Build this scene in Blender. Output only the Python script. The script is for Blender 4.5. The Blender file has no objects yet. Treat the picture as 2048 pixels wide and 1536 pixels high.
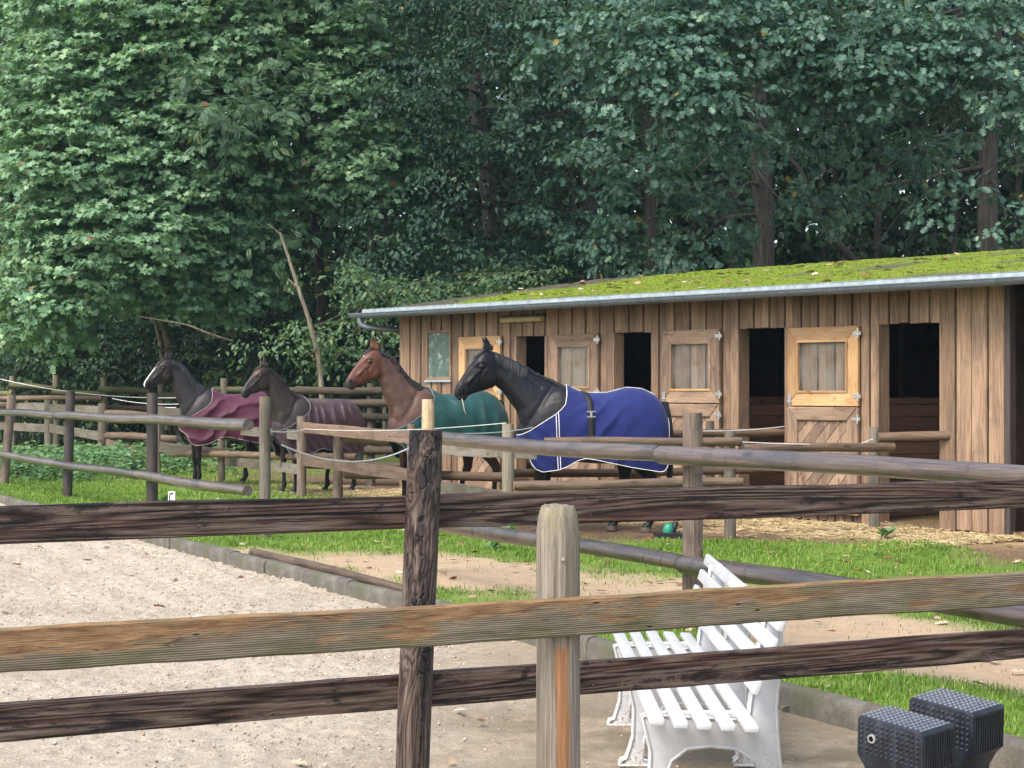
import bpy, bmesh, math, random
import numpy as np
from mathutils import Vector, Matrix

random.seed(7)
RNG = np.random.default_rng(11)
SC = bpy.context.scene
COL = SC.collection
R = math.radians

# ------------------------------------------------------------------ camera
CAM_H = 1.65
F = 3800.0                                   # focal length in photograph pixels (2048 wide)
cam_d = bpy.data.cameras.new('camera')
cam_d.sensor_width = 36.0
cam_d.lens = F / 2048 * 36.0
cam_d.clip_start = 0.1
cam_d.clip_end = 2000
cam = bpy.data.objects.new('camera', cam_d)
COL.objects.link(cam)
cam.location = (0, 0, CAM_H)
cam.rotation_euler = (R(90 + math.degrees(10 / F)), 0, 0)
SC.camera = cam

# ------------------------------------------------------------------ sky, sun, exposure
SUN_EL, SUN_AZ = 52.0, -140.0                # azimuth from +Y towards +X: behind the camera, to its left
world = bpy.data.worlds.new('World')
SC.world = world
world.use_nodes = True
wn = world.node_tree.nodes
wl = world.node_tree.links
bg = wn['Background']
sky = wn.new('ShaderNodeTexSky')
sky.sky_type = 'NISHITA'
sky.sun_disc = False
sky.sun_elevation = R(SUN_EL)
sky.sun_rotation = R(SUN_AZ)
sky.air_density = 1.2
sky.dust_density = 4.0
sky.ozone_density = 1.0
hsv = wn.new('ShaderNodeHueSaturation')      # overcast: the blue is mostly gone
hsv.inputs['Saturation'].default_value = 0.85
hsv.inputs['Value'].default_value = 1.0
wl.new(sky.outputs['Color'], hsv.inputs['Color'])
wl.new(hsv.outputs['Color'], bg.inputs['Color'])
bg.inputs['Strength'].default_value = 0.15
sun_d = bpy.data.lights.new('sun', 'SUN')
sun_d.energy = 1.0
sun_d.angle = R(30)
sun_d.color = (1.0, 0.96, 0.9)
sun = bpy.data.objects.new('sun', sun_d)
COL.objects.link(sun)
_v = Vector((math.sin(R(SUN_AZ)) * math.cos(R(SUN_EL)), math.cos(R(SUN_AZ)) * math.cos(R(SUN_EL)), math.sin(R(SUN_EL))))
sun.rotation_euler = (-_v).to_track_quat('-Z', 'Y').to_euler()
SC.view_settings.view_transform = 'Standard'
SC.view_settings.look = 'None'
SC.view_settings.gamma = 1.0
SC.view_settings.use_curve_mapping = False
SC.view_settings.exposure = 1.3
SC.render.engine = 'CYCLES'
SC.cycles.max_bounces = 5
SC.cycles.diffuse_bounces = 2
SC.cycles.glossy_bounces = 2
SC.cycles.transmission_bounces = 4
SC.cycles.transparent_max_bounces = 6
SC.cycles.use_denoising = True
SC.cycles.volume_bounces = 0

# ------------------------------------------------------------------ layout helpers
def X_(px, d):
    return (px - 1024) / F * d
def Z_(py, d):
    return CAM_H - (py - 778) / F * d
def at(px, py, d):
    return Vector((X_(px, d), d, Z_(py, d)))
def ground_d(py):
    return CAM_H * F / (py - 778)

# the riding arena: its long side (kerb and log fence) runs away to the left
AR_S = Vector((-.446, .895, 0)).normalized()      # along the long side
AR_Q = Vector((AR_S.y, -AR_S.x, 0))               # out of the arena, to the right
KERB0 = Vector((1.40, 9.9, 0))
def sq(s, q, z=0):
    p = KERB0 + AR_S * s + AR_Q * q
    return Vector((p.x, p.y, z))
FR_D = Vector((.891, .453, 0)).normalized()       # the near fences, square to the long side

# ------------------------------------------------------------------ noise in numpy
def _hash(ix, iy, iz, seed):
    h = (ix.astype(np.int64) * 374761393 + iy.astype(np.int64) * 668265263 + iz.astype(np.int64) * 2147483647 + seed * 1274126177) & 0xffffffff
    h = ((h ^ (h >> 13)) * 1274126177) & 0xffffffff
    h = (h ^ (h >> 16)) & 0xffffffff
    return h.astype(np.float64) / 4294967295.0
def vnoise(x, y, z=None, seed=0):
    x = np.asarray(x, float); y = np.asarray(y, float)
    z = np.zeros_like(x) if z is None else np.asarray(z, float)
    ix, iy, iz = np.floor(x), np.floor(y), np.floor(z)
    fx, fy, fz = x - ix, y - iy, z - iz
    fx = fx * fx * (3 - 2 * fx); fy = fy * fy * (3 - 2 * fy); fz = fz * fz * (3 - 2 * fz)
    def H(a, b, c): return _hash(ix + a, iy + b, iz + c, seed)
    a = H(0,0,0) * (1-fx) + H(1,0,0) * fx
    b = H(0,1,0) * (1-fx) + H(1,1,0) * fx
    c = H(0,0,1) * (1-fx) + H(1,0,1) * fx
    d = H(0,1,1) * (1-fx) + H(1,1,1) * fx
    return ((a * (1-fy) + b * fy) * (1-fz) + (c * (1-fy) + d * fy) * fz) * 2 - 1
def fbm(x, y, z=None, oct=4, seed=0):
    t = 0; a = .5; f = 1.0
    for k in range(oct):
        t = t + a * vnoise(np.asarray(x) * f, np.asarray(y) * f, None if z is None else np.asarray(z) * f, seed + k * 17)
        a *= .5; f *= 2.03
    return t
def sstep(a, b, x):
    t = np.clip((np.asarray(x, float) - a) / (b - a), 0, 1)
    return t * t * (3 - 2 * t)

# ------------------------------------------------------------------ object helpers
def link(o, parent=None):
    COL.objects.link(o)
    if parent is not None: o.parent = parent
    return o
def obj(name, mesh, mat=None, parent=None, loc=None, rot=None):
    o = bpy.data.objects.new(name, mesh)
    if mat is not None and len(mesh.materials) == 0:
        for m in (mat if isinstance(mat, (list, tuple)) else [mat]): mesh.materials.append(m)
    link(o, parent)
    if loc is not None: o.location = loc
    if rot is not None: o.rotation_euler = rot
    return o
def empty(name, loc=(0,0,0), rotz=0, label=None, cat=None, group=None):
    o = bpy.data.objects.new(name, None)
    o.empty_display_size = .2
    link(o); o.location = loc; o.rotation_euler = (0,0,rotz)
    if label: tag(o, label, cat, group)
    return o
def tag(o, label=None, cat=None, group=None, kind=None):
    if label: o['label'] = label
    if cat: o['category'] = cat
    if group: o['group'] = group
    if kind: o['kind'] = kind
    return o
def mesh_np(name, verts, faces, smooth=False, attrs=None):
    """verts (n,3), faces (m,3|4) or list of such arrays"""
    fl = faces if isinstance(faces, list) else [faces]
    fl = [np.asarray(f, np.int32) for f in fl if len(f)]
    verts = np.asarray(verts, np.float32)
    me = bpy.data.meshes.new(name)
    me.vertices.add(len(verts))
    me.vertices.foreach_set('co', verts.ravel())
    loops = np.concatenate([f.ravel() for f in fl])
    sizes = np.concatenate([np.full(len(f), f.shape[1], np.int32) for f in fl])
    starts = np.concatenate([[0], np.cumsum(sizes)[:-1]]).astype(np.int32)
    me.loops.add(len(loops)); me.loops.foreach_set('vertex_index', loops)
    me.polygons.add(len(sizes))
    me.polygons.foreach_set('loop_start', starts)
    me.polygons.foreach_set('loop_total', sizes)
    if smooth: me.polygons.foreach_set('use_smooth', np.ones(len(sizes), bool))
    me.update(calc_edges=True)
    me.validate()
    if attrs:
        for k, v in attrs.items():
            v = np.asarray(v, np.float32)
            if v.ndim == 1:
                a = me.attributes.new(k, 'FLOAT', 'POINT'); a.data.foreach_set('value', v)
            else:
                a = me.attributes.new(k, 'FLOAT_COLOR', 'POINT')
                if v.shape[1] == 3: v = np.concatenate([v, np.ones((len(v),1), np.float32)], 1)
                a.data.foreach_set('color', v.ravel())
    return me
def mesh_bm(name, bm, smooth=False):
    me = bpy.data.meshes.new(name); bm.normal_update(); bm.to_mesh(me); bm.free()
    if smooth:
        me.polygons.foreach_set('use_smooth', np.ones(len(me.polygons), bool))
    return me
def auto_smooth(me, ang=40):
    me.polygons.foreach_set('use_smooth', np.ones(len(me.polygons), bool))
    me.set_sharp_from_angle(angle=R(ang))
    return me

class MB:
    """collects simple solids into one mesh"""
    def __init__(s): s.v = []; s.f = []
    def add(s, v, f):
        n = len(s.v); s.v += [tuple(p) for p in v]; s.f += [tuple(i + n for i in q) for q in f]
    def box(s, x0, x1, y0, y1, z0, z1, M=None):
        v = [Vector(p) for p in ((x0,y0,z0),(x1,y0,z0),(x1,y1,z0),(x0,y1,z0),(x0,y0,z1),(x1,y0,z1),(x1,y1,z1),(x0,y1,z1))]
        if M: v = [M @ p for p in v]
        s.add(v, [(0,3,2,1),(4,5,6,7),(0,1,5,4),(1,2,6,5),(2,3,7,6),(3,0,4,7)])
    def prism(s, pts, y0, y1, M=None):
        """outline in x,z extruded along y"""
        n = len(pts)
        v = [Vector((p[0], y0, p[1])) for p in pts] + [Vector((p[0], y1, p[1])) for p in pts]
        if M: v = [M @ p for p in v]
        s.add(v, [tuple(range(n)), tuple(range(2*n-1, n-1, -1))] + [(i, i+n, (i+1)%n+n, (i+1)%n) for i in range(n)])
    def tube(s, pts, rad, n=8, cap=True):
        pts = [Vector(p) for p in pts]
        if not isinstance(rad, (list, tuple)): rad = [rad]*len(pts)
        rings = []; up = None
        for i, p in enumerate(pts):
            t = (pts[min(i+1, len(pts)-1)] - pts[max(i-1, 0)]).normalized()
            if up is None:
                up = Vector((0,0,1)) if abs(t.z) < .9 else Vector((1,0,0))
            a = t.cross(up).normalized(); b = a.cross(t).normalized(); up = b
            rings.append([p + (a*math.cos(2*math.pi*k/n) + b*math.sin(2*math.pi*k/n))*rad[i] for k in range(n)])
        base = len(s.v)
        for r_ in rings: s.v += [tuple(q) for q in r_]
        for i in range(len(pts)-1):
            for k in range(n):
                s.f.append((base+i*n+k, base+i*n+(k+1)%n, base+(i+1)*n+(k+1)%n, base+(i+1)*n+k))
        if cap:
            s.f.append(tuple(base+k for k in range(n-1,-1,-1)))
            s.f.append(tuple(base+(len(pts)-1)*n+k for k in range(n)))
    def mesh(s, name, bevel=0, smooth=False, seg=1):
        me = bpy.data.meshes.new(name); me.from_pydata(s.v, [], s.f); me.update()
        bm = bmesh.new(); bm.from_mesh(me)
        bmesh.ops.recalc_face_normals(bm, faces=bm.faces)
        if bevel:
            es = [e for e in bm.edges if len(e.link_faces) == 2 and e.calc_face_angle(0) > .6]
            bmesh.ops.bevel(bm, geom=es, offset=bevel, segments=seg, profile=.5, affect='EDGES', clamp_overlap=True)
        bm.to_mesh(me); bm.free()
        if smooth: auto_smooth(me)
        return me
    def build(s, name, mat, parent=None, bevel=0, smooth=False, seg=1, loc=None, rot=None):
        return obj(name, s.mesh(name, bevel, smooth, seg), mat, parent, loc, rot)

# ------------------------------------------------------------------ materials
class NT:
    def __init__(s, name):
        s.m = bpy.data.materials.new(name); s.m.use_nodes = True
        s.n = s.m.node_tree.nodes; s.l = s.m.node_tree.links
        s.p = s.n['Principled BSDF']; s.out = s.n['Material Output']
    def new(s, t, **kw):
        nd = s.n.new(t)
        for k, v in kw.items(): setattr(nd, k, v)
        return nd
    def set(s, sock, v):
        if hasattr(v, 'is_output') or isinstance(v, bpy.types.NodeSocket): s.l.new(v, sock)
        else:
            if isinstance(v, (tuple, list)) and len(v) == 3 and sock.type == 'RGBA': v = (*v, 1)
            sock.default_value = v
    def coord(s, kind='Object'): return s.new('ShaderNodeTexCoord').outputs[kind]
    def mapping(s, vec, scale=(1,1,1), loc=(0,0,0), rot=(0,0,0)):
        nd = s.new('ShaderNodeMapping'); s.set(nd.inputs['Vector'], vec)
        nd.inputs['Scale'].default_value = scale; nd.inputs['Location'].default_value = loc; nd.inputs['Rotation'].default_value = rot
        return nd.outputs[0]
    def noise(s, vec, scale=5, detail=4, rough=.55, dist=0, out='Fac'):
        nd = s.new('ShaderNodeTexNoise'); s.set(nd.inputs['Vector'], vec)
        nd.inputs['Scale'].default_value = scale; nd.inputs['Detail'].default_value = detail
        nd.inputs['Roughness'].default_value = rough; nd.inputs['Distortion'].default_value = dist
        return nd.outputs[out]
    def vor(s, vec, scale=5, feature='F1', out='Distance', rnd=1):
        nd = s.new('ShaderNodeTexVoronoi', feature=feature); s.set(nd.inputs['Vector'], vec)
        nd.inputs['Scale'].default_value = scale; nd.inputs['Randomness'].default_value = rnd
        return nd.outputs[out]
    def math(s, op, a, b=0, clamp=False):
        nd = s.new('ShaderNodeMath', operation=op, use_clamp=clamp)
        s.set(nd.inputs[0], a); s.set(nd.inputs[1], b); return nd.outputs[0]
    def vmath(s, op, a, b):
        nd = s.new('ShaderNodeVectorMath', operation=op)
        s.set(nd.inputs[0], a); s.set(nd.inputs[1], b); return nd.outputs[0]
    def ramp(s, fac, stops, interp='LINEAR'):
        nd = s.new('ShaderNodeValToRGB'); s.set(nd.inputs[0], fac); cr = nd.color_ramp; cr.interpolation = interp
        while len(cr.elements) < len(stops): cr.elements.new(.5)
        for e, (p, c) in zip(cr.elements, stops):
            e.position = p
            if not isinstance(c, (tuple, list)): c = (c, c, c)
            e.color = (*c, 1) if len(c) == 3 else c
        return nd.outputs[0]
    def step(s, fac, a, b):
        nd = s.new('ShaderNodeMapRange', interpolation_type='SMOOTHSTEP'); s.set(nd.inputs[0], fac)
        nd.inputs[1].default_value = a; nd.inputs[2].default_value = b
        return nd.outputs[0]
    def mix(s, fac, a, b, blend='MIX'):
        nd = s.new('ShaderNodeMix', data_type='RGBA', blend_type=blend)
        s.set(nd.inputs[0], fac); s.set(nd.inputs[6], a); s.set(nd.inputs[7], b); return nd.outputs[2]
    def attr(s, name, out='Fac'):
        nd = s.new('ShaderNodeAttribute'); nd.attribute_name = name; return nd.outputs[out]
    def rnd(s): return s.new('ShaderNodeObjectInfo').outputs['Random']
    def bump(s, h, strength=.5, dist=.01, normal=None):
        nd = s.new('ShaderNodeBump'); s.set(nd.inputs['Height'], h)
        nd.inputs['Strength'].default_value = strength; nd.inputs['Distance'].default_value = dist
        if normal is not None: s.set(nd.inputs['Normal'], normal)
        s.l.new(nd.outputs[0], s.p.inputs['Normal']); return nd.outputs[0]
    def fin(s, col=None, rough=None, spec=None, metal=None):
        if col is not None: s.set(s.p.inputs['Base Color'], col)
        if rough is not None: s.set(s.p.inputs['Roughness'], rough)
        if spec is not None: s.set(s.p.inputs['Specular IOR Level'], spec)
        if metal is not None: s.set(s.p.inputs['Metallic'], metal)
        return s.m
def flat(name, col, rough=.6, spec=.4, metal=0, nscale=30, var=.12, bumpd=.002, bumps=.3):
    t = NT(name); v = t.coord()
    n = t.noise(v, nscale, 4)
    c2 = tuple(max(0, x*(1-var*2)) for x in col); c3 = tuple(min(1, x*(1+var)) for x in col)
    c = t.ramp(n, [(.3, c2), (.7, c3)])
    if bumps: t.bump(n, bumps, bumpd)
    return t.fin(c, rough, spec, metal)
def wood(name, dark, mid, light, axis=0, gs=1.0, rough=.6, stain=None, stain_amt=.4, bump=.5, spec=.4, knots=True, crack=.5, tint=None, tint_amt=0, bd=.004, wet=0, rings_x=0):
    """weathered timber, the grain along one object axis"""
    t = NT(name)
    v = t.coord('Object')
    off = t.math('MULTIPLY', t.rnd(), 61.0)
    cx = t.new('ShaderNodeCombineXYZ'); t.set(cx.inputs[0], off); t.set(cx.inputs[1], off); t.set(cx.inputs[2], off)
    v = t.vmath('ADD', v, cx.outputs[0])
    def st(a, b):
        s_ = [b]*3; s_[axis] = a; return t.mapping(v, tuple(s_))
    base = t.noise(st(.38*gs, 9*gs), 1, 2, .5, .15)
    rings = t.math('ABSOLUTE', t.math('SINE', t.math('MULTIPLY', base, 40)))
    fine = t.noise(st(7.0*gs, 260*gs), 1, 5, .75)
    mid_ = t.noise(st(3.2*gs, 90*gs), 1, 6, .75); big = t.noise(st(.9*gs, 7*gs), 1, 3, .55)
    g = t.math('ADD', t.math('MULTIPLY', rings, .10), t.math('ADD', t.math('ADD', t.math('MULTIPLY', fine, .40), t.math('MULTIPLY', big, .22)), t.math('MULTIPLY', mid_, .42)))
    c = t.ramp(g, [(.38, dark), (.54, mid), (.72, light)])
    h = g
    if knots:
        kv = st(2.2*gs, 6.5*gs)
        k = t.vor(kv, 1.0)
        km = t.step(k, .17, .05)
        c = t.mix(t.math('MULTIPLY', km, .8), c, tuple(x*.45 for x in dark))
    cr = t.noise(st(.7*gs, 52*gs), 1, 3, .7, .4)
    crm = t.math('MULTIPLY', t.step(cr, .37, .32), crack)
    c = t.mix(crm, c, tuple(x*.3 for x in dark))
    h = t.math('SUBTRACT', h, t.math('MULTIPLY', crm, .8))
    if stain:
        sn = t.noise(st(1.6, 5), 1, 5, .65, .8)
        c = t.mix(t.math('MULTIPLY', t.step(sn, .48, .62), stain_amt), c, stain)
    if tint:
        tn = t.noise(v, 3.2, 5, .6)
        c = t.mix(t.math('MULTIPLY', t.step(tn, .45, .65), tint_amt), c, tint)
    hv = t.new('ShaderNodeHueSaturation'); t.set(hv.inputs['Color'], c)
    t.set(hv.inputs['Value'], t.math('ADD', .68, t.math('MULTIPLY', t.rnd(), .58)))
    if rings_x:                                                # transverse checks, as on old wet poles
        tc = t.noise(st(26, 5), 1, 3, .6, .5); tm = t.math('MULTIPLY', t.math('MULTIPLY', t.step(tc, .43, .37), rings_x), t.step(t.noise(st(1.2,4),1,2), .42, .56))
        hv2 = t.mix(tm, hv.outputs[0], (.012,.010,.011)); h = t.math('SUBTRACT', h, t.math('MULTIPLY', tm, .5))
    else: hv2 = hv.outputs[0]
    if wet:
        t.p.inputs['Coat Weight'].default_value = wet; t.p.inputs['Coat Roughness'].default_value = .22
    t.bump(h, bump, bd)
    rr = t.math('ADD', rough - .12, t.math('MULTIPLY', fine, .3))
    return t.fin(hv2, rr, spec)
# ------------------------------------------------------------------ the ground
def to_sq(x, y):
    dx, dy = np.asarray(x) - KERB0.x, np.asarray(y) - KERB0.y
    return dx*AR_S.x + dy*AR_S.y, dx*AR_Q.x + dy*AR_Q.y
STB_R = Vector((5.53, 21.3, 0)); STB_L = Vector((-.624, .782, 0)).normalized(); STB_N = Vector((-STB_L.y, STB_L.x, 0))
STB_N = Vector((0,0,1)).cross(STB_L)
def wall_dist(x, y):
    """distance in front of the stable wall, and place along it"""
    dx, dy = np.asarray(x) - STB_R.x, np.asarray(y) - STB_R.y
    return dx*STB_N.x + dy*STB_N.y, dx*STB_L.x + dy*STB_L.y
def masks(x, y):
    s, q = to_sq(x, y)
    wd, wt = wall_dist(x, y)
    n1 = fbm(np.asarray(x)*.9, np.asarray(y)*.9, oct=4, seed=21)
    n2 = fbm(np.asarray(x)*2.6, np.asarray(y)*2.6, oct=4, seed=31)
    n = n1*.6 + n2*.4
    # sandy track beside the arena, dying out further along
    lo = 1.15 + .35*n; hi = 3.0 + .9*n
    wdt = 1 - sstep(5.0, 8.5, s)
    track = sstep(lo-.12, lo+.15, q)*(1 - sstep(hi-.3*1, hi+.35, q))*wdt
    bare = sstep(4.6, 6.0, s)*(1-sstep(8.3, 10.2, s))*sstep(.45+.5*n, .8+.5*n, q)*(1-sstep(2.1+.8*n, 2.7+.8*n, q))   # bare sand by the gate
    side = (1-sstep(.12, .5, np.abs(q-.35)+.25*n))*sstep(5.6, 6.6, s)*(1-sstep(9.6,10.6,s))
    track = np.clip(np.maximum(np.maximum(track, bare), side), 0, 1)
    pad = sstep(.0, .5, (np.asarray(y) - 20.35 - .35*n*2) + .0) * sstep(3.25+.6*n, 3.9+.6*n, q)
    pad = pad * (1 - sstep(9.5, 11.5, wt)*0)
    far = sstep(24, 30, s)                                          # far paddocks are mostly grass again
    left = sstep(15.0, 17.5, s)*(1-sstep(4.6+.8*n, 6.2+.8*n, q))
    pad = pad*(1-left*.9)*(1-far*.7)
    corner = sstep(4.15+.6*n, 4.9+.6*n, np.asarray(x))*sstep(17.6+1.2*n, 18.8+1.2*n, y)
    dirt = np.clip(np.maximum(pad, corner), 0, 1)
    straw = np.exp(-((wd-.5)/1.1)**2)*sstep(-.2,.2,wd)*(.35+.65*sstep(-.2,.4,n))
    straw = np.maximum(straw, .55*np.exp(-((np.asarray(y)-22.2)/.9)**2)*sstep(1.2,2.4,np.asarray(x))*sstep(-.3,.3,n2))
    grass = np.clip(1 - np.maximum(track, dirt), 0, 1)*(.25+.75*sstep(-.45,-.15,n1+.5*n2))
    grass = grass*sstep(.05,.14,q)
    return grass, track, dirt, np.clip(straw,0,1)
def spaced(a, b, step, growth, far_):
    """coordinates: even between a and b, widening outside"""
    mid = list(np.arange(a, b+step*.5, step)); lo = []; hi = []; st = step; x = a
    while x > -far_: st *= growth; x -= st; lo.append(x)
    st = step; x = mid[-1]
    while x < far_: st *= growth; x += st; hi.append(x)
    return np.array(lo[::-1] + mid + hi)
def grid_mesh(name, P, nx, ny, attrs=None):
    i = np.arange(nx-1)[:,None]*ny + np.arange(ny-1)[None,:]
    Fq = np.stack([i, i+ny, i+ny+1, i+1], -1).reshape(-1,4)
    return mesh_np(name, P, Fq, True, attrs)
def ground_material():
    t = NT('ground_soil'); v = t.coord('Object')
    g, tr, di, stw = t.attr('grass'), t.attr('track'), t.attr('dirt'), t.attr('straw')
    n = t.noise(v, 3.0, 6, .62); nf = t.noise(v, 45, 5, .65); nm = t.noise(v, 12, 5, .6)
    sand = t.ramp(t.math('ADD', t.math('MULTIPLY', n, .5), t.math('MULTIPLY', nf, .5)), [(.32,(.26,.185,.118)),(.5,(.40,.305,.205)),(.7,(.52,.42,.30))])
    oran = t.ramp(nm, [(.3,(.30,.185,.10)),(.7,(.46,.31,.185))])
    sand = t.mix(t.math('MULTIPLY', t.step(n, .42, .6), .5), sand, oran)
    dirt = t.ramp(t.math('ADD', t.math('MULTIPLY', nm, .5), t.math('MULTIPLY', nf, .5)), [(.3,(.060,.036,.022)),(.5,(.135,.088,.055)),(.7,(.235,.165,.105))])
    soil = t.ramp(nf, [(.3,(.065,.105,.016)),(.5,(.115,.185,.028)),(.7,(.17,.24,.05))])
    strw = t.ramp(t.noise(t.mapping(v,(30,90,30),rot=(0,0,.6)),1,4,.7), [(.3,(.20,.13,.06)),(.5,(.42,.31,.16)),(.7,(.62,.50,.30))])
    c = t.mix(tr, soil, sand)
    c = t.mix(di, c, dirt)
    c = t.mix(t.math('MULTIPLY', stw, .85), c, strw)
    # litter
    lv = t.vor(v, 16); c = t.mix(t.math('MULTIPLY', t.step(lv, .09, .05), .6), c, (.05,.034,.02))
    t.bump(t.math('ADD', nm, t.math('MULTIPLY', nf, .6)), .9, .02)
    return t.fin(c, .92, .15)
gx = spaced(-11, 9, .11, 1.16, 600); gy = spaced(7.5, 36, .11, 1.12, 600)
GX, GY = np.meshgrid(gx, gy, indexing='ij')
mg, mt, md_, ms = masks(GX, GY)
s_, q_ = to_sq(GX, GY)
hz = .03*fbm(GX*.7, GY*.7, oct=3, seed=3) + .012*fbm(GX*4, GY*4, oct=3, seed=4) + md_*.03*fbm(GX*3, GY*3, oct=4, seed=5)
hz = hz*np.exp(-((GX/60)**2 + ((GY-15)/80)**2))
hz = np.where(q_ < .05, -.10, hz + .055*(1-sstep(.3, 2.2, q_)))         # the arena lies lower, the strip is level with the kerb
GP = np.stack([GX, GY, hz], -1).reshape(-1,3)
ground = obj('ground', grid_mesh('ground', GP, len(gx), len(gy), {'grass':mg.ravel(),'track':mt.ravel(),'dirt':md_.ravel(),'straw':ms.ravel()}), ground_material())
tag(ground, kind='structure')
def ground_z(x, y):
    x = np.asarray(x, float); y = np.asarray(y, float)
    _, _, dd, _ = masks(x, y); s, q = to_sq(x, y)
    h = .03*fbm(x*.7, y*.7, oct=3, seed=3) + .012*fbm(x*4, y*4, oct=3, seed=4) + dd*.03*fbm(x*3, y*3, oct=4, seed=5)
    h = h*np.exp(-((x/60)**2 + ((y-15)/80)**2))
    return np.where(q < .05, 0, h + .055*(1-sstep(.3, 2.2, q)))

# sand of the riding arena: loose and trodden, smoother beside the near end
def sand_material():
    t = NT('arena_sand'); v = t.coord('Object'); rg_ = t.attr('rough')
    n = t.noise(v, 1.3, 5, .6); nf = t.noise(v, 60, 5, .7); nm = t.noise(v, 14, 4, .6)
    c = t.ramp(t.math('ADD', t.math('MULTIPLY', nm, .4), t.math('MULTIPLY', nf, .6)), [(.30,(.28,.222,.160)),(.45,(.455,.388,.300)),(.63,(.60,.53,.43))])
    damp = t.ramp(t.math('ADD', t.math('MULTIPLY', nm, .5), t.math('MULTIPLY', nf, .5)), [(.3,(.24,.185,.122)),(.52,(.39,.318,.225)),(.7,(.50,.42,.315))])
    c = t.mix(rg_, damp, c)
    wetm = t.math('MULTIPLY', t.attr('wet'), t.step(n, .40, .56))
    c = t.mix(t.math('MULTIPLY', wetm, .8), c, (.165,.135,.075))
    big = t.noise(v, .8, 4, .6); c = t.mix(t.math('MULTIPLY', t.step(big, .45, .68), .35), c, (.30,.232,.165))
    crumbs = t.vor(v, 34); c = t.mix(t.math('MULTIPLY', t.step(crumbs, .18, .08), .45), c, (.18,.13,.095))
    t.bump(t.math('ADD', t.math('MULTIPLY', nm, .7), nf), 1.0, .025)
    rr = t.math('SUBTRACT', .93, t.math('MULTIPLY', wetm, .45))
    return t.fin(c, rr, .25)
ss = spaced(-5.0, 12, .028, 1.05, 46); ss = ss[(ss > -14)]
qq = -spaced(0.06, 7.2, .028, 1.06, 30); qq = np.sort(qq[(qq < -.05)])
SS, QQ = np.meshgrid(ss, qq, indexing='ij')
AX = KERB0.x + AR_S.x*SS + AR_Q.x*QQ; AY = KERB0.y + AR_S.y*SS + AR_Q.y*QQ
nb_ = fbm(AX*1.1, AY*1.1, oct=3, seed=41)
rough_ = sstep(-.9, .9, (-QQ - 1.55) + .45*(SS-1.0) + 1.0*nb_)
rough_ = np.maximum(rough_, sstep(3.5, 6, SS)*.75)
clod = np.abs(fbm(AX*9, AY*9, oct=3, seed=43)); lump = vnoise(AX*17, AY*17, seed=44)
az = .018*fbm(AX*1.6, AY*1.6, oct=3, seed=45) + rough_*(.026*(clod*1.6-.3) + .010*np.maximum(lump-.1,0) + .02*np.maximum(fbm(AX*13, AY*13, oct=2, seed=49)-.1,0)) + .003*vnoise(AX*24, AY*24, seed=46)
az += rough_*.008*np.sin((QQ*1.0 + .25*np.sin(SS*.35))*14)*sstep(5, 8, SS)        # harrow lines further off
prg = np.random.default_rng(12)                                   # hoof prints
for k in range(420):
    s0 = prg.uniform(-2.5, 12); q0 = -prg.uniform(.6, 7.0)
    i0, i1 = np.searchsorted(ss, [s0-.14, s0+.14]); j0, j1 = np.searchsorted(qq, [q0-.14, q0+.14])
    if i1-i0 < 3 or j1-j0 < 3: continue
    a = prg.uniform(0,6.28); ds = SS[i0:i1,j0:j1]-s0; dq = QQ[i0:i1,j0:j1]-q0
    u = ds*math.cos(a)+dq*math.sin(a); w = -ds*math.sin(a)+dq*math.cos(a); r_ = np.hypot(u*.85, w)/prg.uniform(.055,.08)
    az[i0:i1,j0:j1] += -.024*prg.uniform(.4,1)*np.exp(-(r_**4)) + .012*np.exp(-((r_-1.25)/.22)**2)
wet_ = sstep(1.6, .2, np.abs(QQ+.9))*sstep(2.2, -.6, SS)
sheet = grid_mesh('arena_sand', np.stack([AX,AY,az-.012],-1).reshape(-1,3), len(ss), len(qq), {'rough':rough_.ravel(),'wet':wet_.ravel()})
arena = obj('arena_sand', sheet, sand_material()); tag(arena, kind='structure')

# kerb of the arena, stone by stone
def kerb_mat():
    t = NT('kerb_concrete'); v = t.coord('Object')
    n = t.noise(v, 6, 6, .65); nf = t.noise(v, 70, 4, .7)
    c = t.ramp(t.math('ADD', t.math('MULTIPLY', n,.6), t.math('MULTIPLY', nf,.4)), [(.3,(.045,.038,.028)),(.5,(.105,.094,.074)),(.7,(.20,.185,.16))])
    c = t.mix(t.math('MULTIPLY', t.step(t.noise(v, 2.2, 5), .5, .66), .5), c, (.075,.085,.030))
    t.bump(t.math('ADD', n, t.math('MULTIPLY', nf, .5)), .6, .006)
    return t.fin(c, .62, .4)
M_KERB = kerb_mat()
kerb = empty('kerb', (KERB0.x, KERB0.y, 0), math.atan2(AR_S.y, AR_S.x)); tag(kerb, kind='structure')
kp = [(-.062,-.16),(.062,-.16),(.062,.085),(.045,.112),(.015,.122),(-.015,.122),(-.045,.112),(-.062,.085)]     # across, up
krg = random.Random(5)
for k in range(-7, 28):
    m = MB(); L = 1.0
    n = len(kp); V = []; Fc = []
    for i, u in enumerate((0.004, .02, .5, .98, .996)):
        sh = .94 if i in (0,4) else 1
        V += [(u*L, a*sh + krg.uniform(-.002,.002), (b if b < 0 else b*(.985 if sh<1 else 1)) + krg.uniform(-.003,.003)) for a, b in kp]
    for i in range(4):
        for j in range(n): Fc.append((i*n+j, i*n+(j+1)%n, (i+1)*n+(j+1)%n, (i+1)*n+j))
    Fc += [tuple(range(n)), tuple(4*n+j for j in range(n))]
    m.add(V, Fc)
    o = m.build('kerb_stone', M_KERB, kerb, smooth=True)
    o.location = (k*1.0, krg.uniform(-.008,.008), krg.uniform(-.012,.008)); o.rotation_euler = (0, krg.uniform(-.006,.006), krg.uniform(-.006,.006))

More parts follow.
